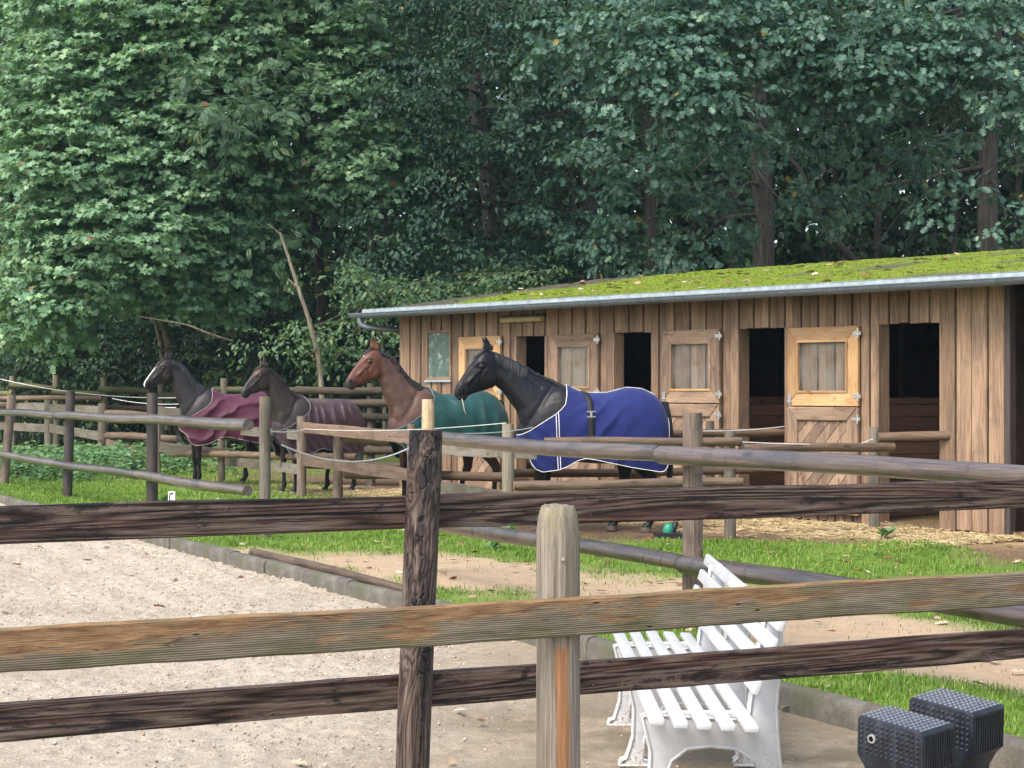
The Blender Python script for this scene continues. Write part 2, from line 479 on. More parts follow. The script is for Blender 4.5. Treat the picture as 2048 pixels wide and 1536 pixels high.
# grass blades where the turf is
def grass_material():
    t = NT('grass_blades'); c1 = t.attr('tone')
    c = t.ramp(c1, [(0,(.080,.155,.018)),(.35,(.145,.255,.028)),(.65,(.215,.345,.046)),(.88,(.29,.38,.09)),(1,(.44,.38,.20))])
    tr = t.new('ShaderNodeBsdfTranslucent'); t.set(tr.inputs['Color'], c)
    mx = t.new('ShaderNodeMixShader'); mx.inputs[0].default_value = .35
    t.fin(c, .45, .35)
    t.l.new(t.p.outputs[0], mx.inputs[1]); t.l.new(tr.outputs[0], mx.inputs[2]); t.l.new(mx.outputs[0], t.out.inputs[0])
    return t.m
def blades(x, y, z, h, w, tone, rng, name):
    n = len(x); az_ = rng.uniform(0, 2*np.pi, n); ln = rng.uniform(.15, .9, n)*h
    dx, dy = np.cos(az_), np.sin(az_); px_, py_ = -dy*w, dx*w
    b = np.stack([x,y,z],1)
    P0 = b + np.stack([px_,py_,np.zeros(n)],1); P1 = b - np.stack([px_,py_,np.zeros(n)],1)
    mid = b + np.stack([dx*ln*.3, dy*ln*.3, h*.62],1)
    P2 = mid - np.stack([px_,py_,np.zeros(n)],1)*.8; P3 = mid + np.stack([px_,py_,np.zeros(n)],1)*.8
    P4 = b + np.stack([dx*ln, dy*ln, h*np.sqrt(np.clip(1-(ln/h)**2*.6,.1,1))],1)
    V = np.stack([P0,P1,P2,P3,P4],1).reshape(-1,3); i = np.arange(n)*5
    Q = np.stack([i,i+1,i+2,i+3],1); T = np.stack([i+3,i+2,i+4],1)
    return mesh_np(name, V, [Q, T], False, {'tone': np.repeat(tone,5)})
rng = np.random.default_rng(3)
N = 1500000
gd = np.sqrt(rng.uniform(8.0**2, 38.0**2, N)); gxx = rng.uniform(-.31, .31, N)*gd
keep = rng.uniform(0,1,N) < np.clip((12.5/gd)**1.5, 0, 1)
gxx, gd = gxx[keep], gd[keep]
g_, t_, d_, st_ = masks(gxx, gd)
tuft = fbm(gxx*5, gd*5, oct=3, seed=77)
keep = rng.uniform(0,1,len(gd)) < (g_**1.3*(.45+.9*sstep(-.3,.3,tuft)) + .012*t_)
gxx, gd, tuft = gxx[keep], gd[keep], tuft[keep]
sS, qS = to_sq(gxx, gd)
tone = np.clip(.42 + .38*fbm(gxx*1.4, gd*1.4, oct=3, seed=71) + rng.normal(0,.16,len(gd)), 0, .93)
tone = np.where(rng.uniform(0,1,len(gd)) < .03, 1.0, tone)
hh = rng.uniform(.016,.042,len(gd))*(1+.7*sstep(0,.4,tuft))*(1+.25*sstep(14,22,gd))
gm = blades(gxx, gd, ground_z(gxx,gd)-.004, hh, rng.uniform(.0016,.0032,len(gd))*(1+.05*np.clip(gd-10,0,30)), tone, rng, 'grass')
grass = obj('grass', gm, grass_material()); tag(grass, 'short green grass beside the arena and paddocks', 'grass', kind='stuff')
print('grass blades', len(gd))
# loose crumbs of damp sand
n = 46000
cs = rng.uniform(-2.5, 13, n); cq = -.1 - rng.uniform(0,1,n)**1.2*8.5
cx_ = KERB0.x + AR_S.x*cs + AR_Q.x*cq; cy_ = KERB0.y + AR_S.y*cs + AR_Q.y*cq
inv = (np.abs(cx_) < cy_*.29) & (cy_ > 7.8)
rr_ = np.maximum(sstep(-.9,.9,(-cq-1.55)+.45*(cs-1.0)+1.0*fbm(cx_*1.1,cy_*1.1,oct=3,seed=41)), sstep(3.5,6,cs)*.75)
inv &= rng.uniform(0,1,n) < rr_*(.4+.6*sstep(-.2,.3,fbm(cx_*2,cy_*2,oct=3,seed=52))) + .03
cx_, cy_, cs, cq, rr_ = cx_[inv], cy_[inv], cs[inv], cq[inv], rr_[inv]; n = len(cx_)
cl = np.abs(fbm(cx_*9, cy_*9, oct=3, seed=43)); lm = vnoise(cx_*17, cy_*17, seed=44)
cz_ = .018*fbm(cx_*1.6, cy_*1.6, oct=3, seed=45) + rr_*(.036*(cl*1.6-.3) + .016*np.maximum(lm-.1,0)) - .008
rad = rng.uniform(.003,.009,n)*rng.uniform(.6,1.5,n)
oct_ = np.array([(1,0,0),(-1,0,0),(0,1,0),(0,-1,0),(0,0,.75),(0,0,-.75)])
V = np.stack([cx_,cy_,cz_],1)[:,None,:] + oct_[None]*rad[:,None,None]*rng.uniform(.6,1.3,(n,6,1))
Fo = np.array([(0,2,4),(2,1,4),(1,3,4),(3,0,4),(2,0,5),(1,2,5),(3,1,5),(0,3,5)])
cm_ = mesh_np('sand_crumbs', V.reshape(-1,3), (np.arange(n)[:,None,None]*6 + Fo[None]).reshape(-1,3), True, {'tone':np.repeat(rng.uniform(0,1,n),6)})
t = NT('sand_crumb'); crumbs = obj('sand_crumbs', cm_, t.fin(t.ramp(t.attr('tone'), [(0,(.27,.205,.145)),(.5,(.42,.34,.255)),(1,(.58,.49,.39))]), .95, .15))
tag(crumbs, 'loose crumbs of damp sand in the riding arena', 'sand', kind='stuff')
# ------------------------------------------------------------------ the stable
def t_of(px):
    a = (px - 1024)/F
    return (STB_R.x - STB_R.y*a)/(-STB_L.x + STB_L.y*a)
def z_of(px, py):
    return CAM_H - (py - 778)/F*(STB_R.y + STB_L.y*t_of(px))
stable = empty('stable', STB_R, math.atan2(STB_L.y, STB_L.x), 'long wooden horse stable with mossy roof, grey gutter and open half doors', 'stable')
# local frame: x along the wall to the left, y out towards the paddocks, z up
W_BOARD = wood('stable_boards', (.066,.040,.024), (.200,.126,.078), (.35,.238,.155), axis=2, gs=.8, rough=.75, stain=(.105,.075,.062), stain_amt=.45, bump=.35, crack=.4, knots=False)
W_DOOR = wood('stable_door_wood', (.105,.064,.040), (.245,.162,.105), (.38,.27,.185), axis=0, gs=1.2, rough=.65, stain=(.09,.058,.045), stain_amt=.55, bump=.35, crack=.35)
W_DOORV = wood('stable_door_wood_upright', (.105,.064,.040), (.245,.162,.105), (.38,.27,.185), axis=2, gs=1.2, rough=.65, stain=(.09,.058,.045), stain_amt=.55, bump=.35, crack=.35)
W_FRESH = wood('fresh_door_wood', (.24,.125,.050), (.43,.255,.115), (.55,.36,.19), axis=0, gs=1.2, rough=.5, stain=(.22,.10,.04), stain_amt=.35, bump=.25, crack=.15)
W_FRESHV = wood('fresh_door_wood_upright', (.24,.125,.050), (.43,.255,.115), (.55,.36,.19), axis=2, gs=1.2, rough=.5, stain=(.22,.10,.04), stain_amt=.35, bump=.25, crack=.15)
W_IN = wood('stall_boards', (.10,.048,.030), (.21,.105,.066), (.32,.17,.105), axis=1, gs=1, rough=.7, bump=.3)
W_DARKP = wood('dark_post_wood', (.020,.014,.013), (.045,.034,.032), (.08,.062,.06), axis=2, rough=.7, bump=.4)
M_ZINC = flat('zinc', (.20,.235,.275), .42, .5, .55, nscale=14, var=.12, bumps=.15)
M_FLASH = flat('flashing', (.42,.49,.52), .45, .5, .35, nscale=9, var=.16, bumps=.15)
M_STEEL = flat('galvanised_steel', (.55,.55,.55), .35, .5, .8)
EAVE = 2.855; Y_BACK = -4.3
def roof_z(y): return 2.905 + (.42 - y)*.138
OPEN = []     # t0 (right), t1 (left), top z
for pl, pr, ptop in ((1035,1092,672),(1230,1305,665),(1480,1572,656),(1760,1882,646)):
    OPEN.append((t_of(pr), t_of(pl), z_of((pl+pr)/2, ptop)))
WIN = (t_of(905), t_of(855), z_of(880,760), z_of(880,660))
T_END = t_of(800)
# upright boards
brg = random.Random(4)
segs = []
edges = sorted([0.0] + [e for o in OPEN for e in o[:2]] + [WIN[0], WIN[1], T_END])
for a, b in zip(edges[:-1], edges[1:]):
    n = max(1, round((b-a)/.145)) if a > .01 else 4
    for k in range(n): segs.append((a + (b-a)*k/n, a + (b-a)*(k+1)/n))
for i, (a, b) in enumerate(segs):
    c = (a+b)/2; spans = [(.03, EAVE)]
    for o in OPEN:
        if o[0]-.01 < c < o[1]+.01: spans = [(o[2], EAVE)]
    if WIN[0]-.01 < c < WIN[1]+.01: spans = [(.03, WIN[2]), (WIN[3], EAVE)]
    for z0, z1 in spans:
        m = MB(); g = .0095; yo = (.016 if i % 2 else 0) + brg.uniform(0,.004)
        dz = brg.uniform(-.01,.01) if z0 > 1 else brg.uniform(-.03,.01)
        # slightly uneven edges
        nz = 6; V = []; Fc = []
        for k in range(nz+1):
            z = z0+dz + (z1-z0-dz)*k/nz; j0 = brg.uniform(-.002,.002); j1 = brg.uniform(-.002,.002)
            V += [(a+g+j0,-.012,z),(b-g+j1,-.012,z),(b-g+j1,.012+yo,z),(a+g+j0,.012+yo,z)]
        for k in range(nz):
            for j in range(4): Fc.append((k*4+j, k*4+(j+1)%4, (k+1)*4+(j+1)%4, (k+1)*4+j))
        Fc += [(3,2,1,0), tuple(nz*4+j for j in range(4))]
        m.add([(x-c, y, z-(z0+z1)/2) for x, y, z in V], Fc)
        m.build('wall_board', W_BOARD, stable, bevel=.003, loc=(c, 0, (z0+z1)/2))
# battens over the joints of the plain wall at the right-hand end are part of the look there: dark shadow lines
inner = MB()                                                   # backing behind the boards
for a, b in zip(edges[:-1], edges[1:]):
    c = (a+b)/2; spans = [(0.02, EAVE)]
    for o in OPEN:
        if o[0]-.01 < c < o[1]+.01: spans = [(o[2]+.01, EAVE)]
    if WIN[0]-.01 < c < WIN[1]+.01: spans = [(.02, WIN[2]-.01), (WIN[3]+.01, EAVE)]
    for z0, z1 in spans: inner.box(a, b, -.06, -.016, z0, z1)
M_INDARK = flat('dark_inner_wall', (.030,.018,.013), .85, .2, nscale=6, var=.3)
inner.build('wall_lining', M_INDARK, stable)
# jambs and lintels
for (a, b, zt) in OPEN:
    for x0, x1 in ((b-.002, b+.055), (a-.055, a+.002)):
        m = MB(); m.box(-(x1-x0)/2, (x1-x0)/2, -.17, .028, -zt/2, zt/2-.004)
        m.build('door_jamb', W_BOARD, stable, bevel=.004, loc=((x0+x1)/2, 0, zt/2+.004))
    m = MB(); m.box(-(b-a)/2, (b-a)/2, -.17, -.062, -.05, .05)
    m.build('lintel', W_DOOR, stable, bevel=.004, loc=((a+b)/2, 0, zt+.055))
# half doors folded back against the wall
GLASS = NT('perspex_pane')
_g = GLASS.new('ShaderNodeBsdfGlossy'); _g.inputs['Roughness'].default_value = .08
_tr = GLASS.new('ShaderNodeBsdfTransparent'); _mx = GLASS.new('ShaderNodeMixShader')
_dd = GLASS.new('ShaderNodeBsdfDiffuse'); _dd.inputs['Color'].default_value = (.55,.58,.55,1); _m2 = GLASS.new('ShaderNodeMixShader')
GLASS.set(_m2.inputs[0], GLASS.math('MULTIPLY', GLASS.step(GLASS.noise(GLASS.coord(), 4, 3, .5), .2, .9), .16))
GLASS.l.new(_tr.outputs[0], _m2.inputs[1]); GLASS.l.new(_dd.outputs[0], _m2.inputs[2])
_lw = GLASS.new('ShaderNodeLayerWeight'); _lw.inputs[0].default_value = .25
GLASS.set(_mx.inputs[0], GLASS.math('MULTIPLY', _lw.outputs['Fresnel'], .5))
GLASS.l.new(_m2.outputs[0], _mx.inputs[1]); GLASS.l.new(_g.outputs[0], _mx.inputs[2]); GLASS.l.new(_mx.outputs[0], GLASS.out.inputs[0])
M_GLASS = GLASS.m
def half_door(pl, pr, pyt, pyb, fresh=False, lower=True):
    t0, t1 = t_of(pr), t_of(pl); pc = (pl+pr)/2
    zt, zb = z_of(pc, pyt), z_of(pc, pyb); w = t1-t0; h = zt-zb; cx = (t0+t1)/2
    fw = .165; TH = .045; y0 = .034
    mh, mv = (W_FRESH, W_FRESHV) if fresh else (W_DOOR, W_DOORV)
    # mitred surround as the part, its pieces beneath it
    def pc_(name, pts, mat, parent, yy0, yy1, bev=.005):
        c0 = sum(p[0] for p in pts)/len(pts); c1 = sum(p[1] for p in pts)/len(pts)
        m = MB(); m.prism([(p[0]-c0, p[1]-c1) for p in pts], yy0, yy1)
        return m.build(name, mat, parent, bevel=bev, loc=(c0, 0, c1))
    top = pc_('door_leaf', [(t0,zt),(t1,zt),(t1-fw,zt-fw),(t0+fw,zt-fw)], mh, stable, y0, y0+TH)
    top['label'] = 'upper half door with a window, folded open against the wall'
    def sub(name, pts, mat, yy0=y0, yy1=y0+TH, bev=.005):
        o = pc_(name, pts, mat, top, yy0, yy1, bev); o.location = Vector(o.location) - Vector(top.location); return o
    g = .003
    sub('rail', [(t0+fw,zb+fw),(t1-fw,zb+fw),(t1,zb),(t0,zb)], mh)
    sub('stile', [(t0,zb+g),(t0,zt-g),(t0+fw,zt-fw-g),(t0+fw,zb+fw+g)], mv)
    sub('stile', [(t1,zb+g),(t1,zt-g),(t1-fw,zt-fw-g),(t1-fw,zb+fw+g)], mv)
    a, b, c, d = t0+fw-.004, t1-fw+.004, zb+fw-.004, zt-fw+.004; k = .028
    for pts, mm in (([(a,d-k),(b,d-k),(b,d),(a,d)], W_DOOR if not fresh else mh), ([(a,c),(b,c),(b,c+k),(a,c+k)], W_FRESH if not fresh else mh), ([(a,c+k),(a+k,c+k),(a+k,d-k),(a,d-k)], mv), ([(b-k,c+k),(b,c+k),(b,d-k),(b-k,d-k)], mv)):
        sub('glazing_bead', pts, mm, y0+TH*.3, y0+TH+.012, .003)
    m = MB(); m.box(-(b-a)/2+.005, (b-a)/2-.005, -.0025, .0025, -(d-c)/2+.005, (d-c)/2-.005)
    o = m.build('pane', M_GLASS, top); o.location = Vector(((a+b)/2, y0+TH*.5, (c+d)/2)) - Vector(top.location)
    def hinge(z):
        m = MB(); m.tube([(t0-.012, y0+TH+.006, z-.055),(t0-.012, y0+TH+.006, z+.055)], .013, 8); m.box(t0-.05, t0+.075, y0+TH+.001, y0+TH+.006, z-.022, z+.022)
        o = m.build('hinge', M_STEEL, top, smooth=True); o.location = -Vector(top.location)
    hinge(zt-.09); hinge(zb+.12)
    m = MB(); m.box(t1-.075, t1-.02, y0+TH, y0+TH+.012, zb+.02, zb+.15); m.tube([(t1-.09,y0+TH+.018,zb+.05),(t1-.01,y0+TH+.018,zb+.05)], .009, 6)
    o = m.build('latch', M_STEEL, top, bevel=.001); o.location = -Vector(top.location)
    if lower:
        zt2 = zb - .012; zb2 = .12; f2 = .17
        L = pc_('lower_door', [(t0,zt2),(t1,zt2),(t1-f2,zt2-f2),(t0+f2,zt2-f2)], W_DOOR, stable, y0, y0+TH+.012, .012)
        L['label'] = 'lower half door with slanting boards, folded open against the wall'
        def sub2(name, pts, mat, yy0=y0, yy1=y0+TH+.012, bev=.008):
            o = pc_(name, pts, mat, L, yy0, yy1, bev); o.location = Vector(o.location) - Vector(L.location); return o
        sub2('stile', [(t0,zb2),(t0,zt2-g),(t0+f2,zt2-f2-g),(t0+f2,zb2)], W_DOORV)
        sub2('stile', [(t1,zb2),(t1,zt2-g),(t1-f2,zt2-f2-g),(t1-f2,zb2)], W_DOORV)
        a, b = t0+f2, t1-f2; c, d = zb2, zt2-f2
        sub2('rail', [(a,c),(b,c),(b,c+.14),(a,c+.14)], W_DOOR)
        c += .14
        # slanting infill boards, clipped to the opening
        bw = .13; ang = R(45); nrm = Vector((math.cos(ang), math.sin(ang))); s0 = min(nrm.x*x+nrm.y*z for x in (a,b) for z in (c,d)); s1 = max(nrm.x*x+nrm.y*z for x in (a,b) for z in (c,d))
        s = s0
        while s < s1:
            poly = [(a,c),(b,c),(b,d),(a,d)]
            for sg, lim in ((1, s+.003), (-1, -(s+bw-.003))):
                out = []
                for i in range(len(poly)):
                    p, q = poly[i], poly[(i+1)%len(poly)]
                    dp = sg*(nrm.x*p[0]+nrm.y*p[1])-lim; dq = sg*(nrm.x*q[0]+nrm.y*q[1])-lim
                    if dp >= 0: out.append(p)
                    if (dp >= 0) != (dq >= 0):
                        u = dp/(dp-dq); out.append((p[0]+(q[0]-p[0])*u, p[1]+(q[1]-p[1])*u))
                poly = out
                if len(poly) < 3: break
            if len(poly) >= 3:
                sub2('infill_board', poly, W_DOORV, y0+.004, y0+TH*.55, .002)
            s += bw
        for z in (zt2-.14, .35):
            m = MB(); m.tube([(t0-.012, y0+TH+.016, z-.055),(t0-.012, y0+TH+.016, z+.055)], .013, 8); m.box(t0-.05, t0+.075, y0+TH+.013, y0+TH+.018, z-.022, z+.022)
            o = m.build('hinge', M_STEEL, L, smooth=True); o.location = -Vector(L.location)
half_door(925, 1008, 673, 800, True)
half_door(1108, 1203, 668, 800)
half_door(1332, 1447, 660, 806)
half_door(1583, 1724, 654, 812, True)
# small fixed window at the far end
a, b, c, d = WIN
fm = MB(); k = .045
fm.box(a,b,-.03,.035,c,c+k); fm.box(a,b,-.03,.035,d-k,d); fm.box(a,a+k,-.03,.035,c+k,d-k); fm.box(b-k,b,-.03,.035,c+k,d-k)
wf = fm.build('window', W_BOARD, stable, bevel=.003)
m = MB(); m.box(a-.01,b+.01,.02,.06,c-.035,c-.001); m.build('sill', M_FLASH, wf, bevel=.003)
t = NT('dusty_window'); v = t.coord(); n_ = t.noise(v, 7, 6, .7)
M_DUSTY = t.fin(t.ramp(t.math('ADD', n_, t.math('MULTIPLY', t.step(t.new('ShaderNodeSeparateXYZ').outputs[2] if False else n_, .5,.8), .2)), [(.35,(.055,.095,.085)),(.6,(.11,.16,.145)),(.85,(.45,.5,.48))]), .25, .5)
m = MB(); m.box(a+k*.8,b-k*.8,.006,.012,c+k*.8,d-k*.8); m.build('pane', M_DUSTY, wf)
# tube lamp over the first door
M_LAMP = flat('lamp_cover', (.42,.36,.19), .5, .4)
lx0, lx1 = t_of(1093), t_of(1012); lz = z_of(1052, 639)
m = MB(); m.tube([(lx0,.075,lz),(lx1,.075,lz)], .042, 12)
lamp = m.build('lamp_cover', M_LAMP, stable, smooth=True)
m = MB(); m.box(lx0-.02,lx1+.02,.0225,.05,lz+.02,lz+.075); m.build('lamp_housing', W_DARKP, lamp)
# inside: floor, partitions, back wall with one window, ceiling
m = MB(); m.box(-4.2, T_END, Y_BACK, -.02, -.04, .05); m.build('stall_floor', flat('bedding', (.22,.155,.085), .95, .1, nscale=25, var=.4, bumpd=.02, bumps=.8), stable)
wl0, wl1 = 8.9, 10.3
m = MB()
for x0, x1, z0, z1 in ((-4.2, wl0, 0, 2.9), (wl0, wl1, 0, 1.35), (wl0, wl1, 2.45, 2.9), (wl1, T_END, 0, 2.9)):
    m.box(x0, x1, Y_BACK-.05, Y_BACK, z0, z1)
m.box(T_END-.06, T_END-.014, Y_BACK, -.07, 0, 2.78)
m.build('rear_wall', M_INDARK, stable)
# far gable boards (outside)
nb_ = 22
for k in range(nb_):
    y0 = -.03 + (Y_BACK+.03)*k/nb_; y1 = -.03 + (Y_BACK+.03)*(k+1)/nb_
    m = MB(); m.box(-.011, .011, -(y0-y1)/2+.003, (y0-y1)/2-.003, -1.36, 1.36)
    m.build('wall_board', W_BOARD, stable, loc=(T_END+.002, (y0+y1)/2, 1.39))
for k, (a, b, zt) in enumerate(OPEN):
    xp = b + .55
    for j in range(9):
        z0 = .06 + j*.155
        m = MB(); m.box(-.02,.02,-2.05,2.05,-.074,.074)
        m.build('partition_board', W_IN, stable, bevel=.004, loc=(xp + brg.uniform(-.003,.003), -2.15, z0+.075))
    m = MB(); m.box(-.04,.04,-2.05,2.05,-.04,.04); m.build('partition_rail', W_IN, stable, bevel=.005, loc=(xp, -2.15, 1.50))
    for j in range(3):
        m = MB(); m.box(xp-.015, xp+.015, -.25-j*1.8-.04, -.25-j*1.8+.04, 1.54, 2.85); m.build('partition_post', W_DARKP, stable)
# right-hand end: dark corner post, recessed dark bay
m = MB(); m.box(-.085,.0-.004,-.12,.03,0,EAVE); m.build('corner_post', W_DARKP, stable, bevel=.006)
m = MB(); m.box(-4.2,-.09,-.70,-.66,0,EAVE+.1); m.box(-.10,-.086,-.66,-.06,0,EAVE); m.build('recess_wall', M_INDARK, stable)
m = MB(); m.box(-.40,-.33,-.10,.02,0,2.15); m.build('gate_post', wood('grey_gate_wood',(.09,.065,.05),(.20,.15,.115),(.32,.26,.21),axis=2), stable, bevel=.006)
m = MB(); m.box(-.34,-.24,-.4,-.02,.0,.16); m.build('timber_block', W_DOOR, stable, bevel=.01)

# roof with moss
def roof_mat():
    t = NT('mossy_roof'); v = t.coord('Object')
    n = t.noise(v, 1.1, 6, .62); nf = t.noise(v, 28, 5, .7); n3 = t.noise(v, 5, 5, .65)
    felt = t.ramp(nf, [(.3,(.045,.042,.032)),(.55,(.085,.080,.058)),(.75,(.14,.13,.095))])
    moss = t.ramp(t.math('ADD', t.math('MULTIPLY', n3,.5), t.math('MULTIPLY', nf,.5)), [(.32,(.060,.080,.013)),(.5,(.135,.180,.018)),(.66,(.215,.28,.030))])
    k = t.attr('moss')
    c = t.mix(k, felt, moss)
    lv = t.vor(v, 7); c = t.mix(t.math('MULTIPLY', t.step(lv, .10, .05), .75), c, (.30,.17,.075))
    t.bump(t.math('ADD', n3, t.math('MULTIPLY', nf, .7)), .9, .02)
    return t.fin(c, .9, .15)
rx = np.linspace(-4.5, T_END+.45, 330); ry = np.linspace(.42, -4.62, 110)
RX, RY = np.meshgrid(rx, ry, indexing='ij')
mo = fbm(RX*.8, RY*1.1, oct=5, seed=61)
mossm = sstep(-.46, .04, mo - .10*sstep(-.9, .42, RY) - .9*sstep(T_END-3.0, T_END+.2, RX) + .16 - .25*sstep(.05,.4,RY))
rz = roof_z(RY) + mossm*(.018 + .016*fbm(RX*9, RY*9, oct=3, seed=62)) + .004*vnoise(RX*20, RY*20)
nx, ny = RX.shape
roof = obj('roof', grid_mesh('roof', np.stack([RX,RY,rz],-1).reshape(-1,3), nx, ny, {'moss':mossm.ravel()}), roof_mat(), stable)
me = roof.data; me.flip_normals()
m = MB(); m.prism([(0,0)]*0 or [(.40, roof_z(.40)-.012),(.40, roof_z(.40)-.11),(-4.6, roof_z(-4.6)-.11),(-4.6, roof_z(-4.6)-.012)], -4.5, T_END+.44, Matrix.Rotation(R(90),4,'Z') @ Matrix.Scale(-1,4,(0,1,0)))
m.build('roof_deck', W_DARKP, roof)
m = MB(); m.box(-4.5, T_END+.46, .405, .425, roof_z(.42)-.052, roof_z(.42)+.022); m.box(-4.5, T_END+.46, .33, .425, roof_z(.42)+.014, roof_z(.42)+.026)
m.box(T_END+.44, T_END+.462, -4.6, .40, roof_z(.42)-.03, roof_z(.42)+.01) if False else None
m.build('flashing', M_FLASH, roof)
# moss tufts
N = 26000
r2 = np.random.default_rng(8); tx = r2.uniform(-4.4, T_END+.3, N); ty = r2.uniform(-4.5, .36, N)
mm = sstep(-.46, .04, fbm(tx*.8, ty*1.1, oct=5, seed=61) - .10*sstep(-.9,.42,ty) - .9*sstep(T_END-3.0,T_END+.2,tx) + .16 - .25*sstep(.05,.4,ty))
kk = r2.uniform(0,1,N) < mm**2*.9; tx, ty = tx[kk], ty[kk]
tone = np.clip(r2.normal(.55,.2,len(tx)),0,1)
tm = blades(tx, ty, roof_z(ty)+.014, r2.uniform(.008,.024,len(tx)), r2.uniform(.004,.010,len(tx)), tone, r2, 'moss_tufts')
t = NT('moss_tuft'); M_TUFT = t.fin(t.ramp(t.attr('tone'), [(0,(.09,.12,.014)),(.6,(.165,.22,.022)),(1,(.25,.31,.042))]), .9, .1)
o = obj('moss_tufts', tm, M_TUFT, roof); tag(o, kind='stuff')
# gutter: half-round channel with its joints
gz = roof_z(.42)-.050; gy0 = .505; gr = .074
m = MB(); n = 10; V = []; Fc = []
xs = np.linspace(-4.5, T_END+.62, 40)
for i, x in enumerate(xs):
    for rr in (gr, gr-.006):
        for j in range(n+1):
            a_ = math.pi + math.pi*j/n
            V.append((x, gy0 + rr*math.cos(a_), gz + rr*math.sin(a_) - .004*abs(math.sin(i*.7))))
nn = 2*(n+1)
for i in range(len(xs)-1):
    for j in range(n):
        Fc.append((i*nn+j, i*nn+j+1, (i+1)*nn+j+1, (i+1)*nn+j)); Fc.append((i*nn+n+1+j, (i+1)*nn+n+1+j, (i+1)*nn+n+2+j, i*nn+n+2+j))
    Fc.append((i*nn+n, i*nn+nn-1, (i+1)*nn+nn-1, (i+1)*nn+n)); Fc.append((i*nn, (i+1)*nn, (i+1)*nn+n+1, i*nn+n+1))
m.add(V, Fc)
e = (len(xs)-1)*nn; m.f.append(tuple(e+j for j in range(n+1)))
gutter = m.build('gutter', M_ZINC, stable, smooth=True)
m = MB(); m.tube([(T_END+.62*1, gy0+gr, gz+.002),(-4.5, gy0+gr, gz+.002)], .010, 6); m.build('gutter_bead', M_ZINC, gutter, smooth=True)
for x in np.arange(-.3, T_END+.5, .82):
    m = MB(); pts = [(0, gy0 + (gr+.004)*math.cos(math.pi+math.pi*j/10), gz + (gr+.004)*math.sin(math.pi+math.pi*j/10)) for j in range(11)]
    m.tube([(x, p[1], p[2]) for p in pts], .009, 6); m.build('gutter_bracket', M_ZINC, gutter, smooth=True)
m = MB(); xe = T_END + .40
m.tube([(xe,gy0,gz-.06),(xe,gy0,gz-.13),(xe-.02,gy0-.02,gz-.18),(xe-.08,gy0-.08,gz-.215),(xe-.16,gy0-.2,gz-.235),(xe-.30,.02,gz-.25),(xe-.33,-.16,gz-.27),(xe-.335,-.20,gz-.4),(xe-.335,-.20,.1)], .045, 12)
m.build('downpipe', M_ZINC, gutter, smooth=True)
# ------------------------------------------------------------------ fences
W_LOG = wood('wet_log', (.024,.016,.012), (.066,.046,.036), (.14,.105,.085), axis=0, gs=.8, rough=.34, stain=(.030,.025,.028), stain_amt=.7, bump=.3, spec=.6, crack=.6, wet=.45, rings_x=1.0)
W_LOGM = wood('mossy_log', (.035,.030,.015), (.090,.080,.040), (.16,.145,.08), axis=0, gs=1, rough=.7, stain=(.04,.036,.02), stain_amt=.5, tint=(.12,.15,.035), tint_amt=.7)
W_LOGB = wood('brown_log', (.040,.026,.017), (.110,.072,.046), (.20,.138,.092), axis=0, gs=1, rough=.6, stain=(.04,.028,.022), stain_amt=.5)
W_GREYB = wood('grey_plank', (.060,.050,.040), (.145,.125,.102), (.26,.23,.195), axis=0, gs=1.1, rough=.7, stain=(.055,.045,.038), stain_amt=.5, tint=(.16,.15,.07), tint_amt=.35)
W_REDB = wood('brown_plank', (.065,.040,.027), (.155,.100,.070), (.265,.185,.135), axis=0, gs=1.1, rough=.65, stain=(.07,.045,.035), stain_amt=.5)
W_POST = wood('fence_post_wood', (.050,.035,.026), (.125,.092,.070), (.23,.18,.142), axis=2, gs=1.0, rough=.65, stain=(.030,.024,.024), stain_amt=.6)
W_POSTD = wood('dark_fence_post', (.018,.013,.011), (.052,.038,.032), (.11,.085,.072), axis=2, gs=1.0, rough=.5, stain=(.014,.012,.016), stain_amt=.7, spec=.5)
W_POSTG = wood('grey_green_post', (.075,.060,.045), (.175,.150,.115), (.29,.255,.205), axis=2, gs=1.0, rough=.7, stain=(.055,.043,.035), stain_amt=.5, tint=(.16,.15,.08), tint_amt=.3)
W_NEWP = wood('new_post_wood', (.26,.175,.095), (.45,.335,.205), (.58,.46,.31), axis=2, gs=.9, rough=.6, stain=(.30,.17,.07), stain_amt=.5, crack=.35)
W_END = flat('sawn_end', (.35,.22,.11), .75, .2, nscale=14, var=.3)
W_ENDG = flat('sawn_end_grey', (.11,.095,.085), .75, .2, nscale=14, var=.3)
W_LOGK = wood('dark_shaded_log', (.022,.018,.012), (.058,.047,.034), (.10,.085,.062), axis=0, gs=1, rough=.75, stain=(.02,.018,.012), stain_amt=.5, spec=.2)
frg = random.Random(9)
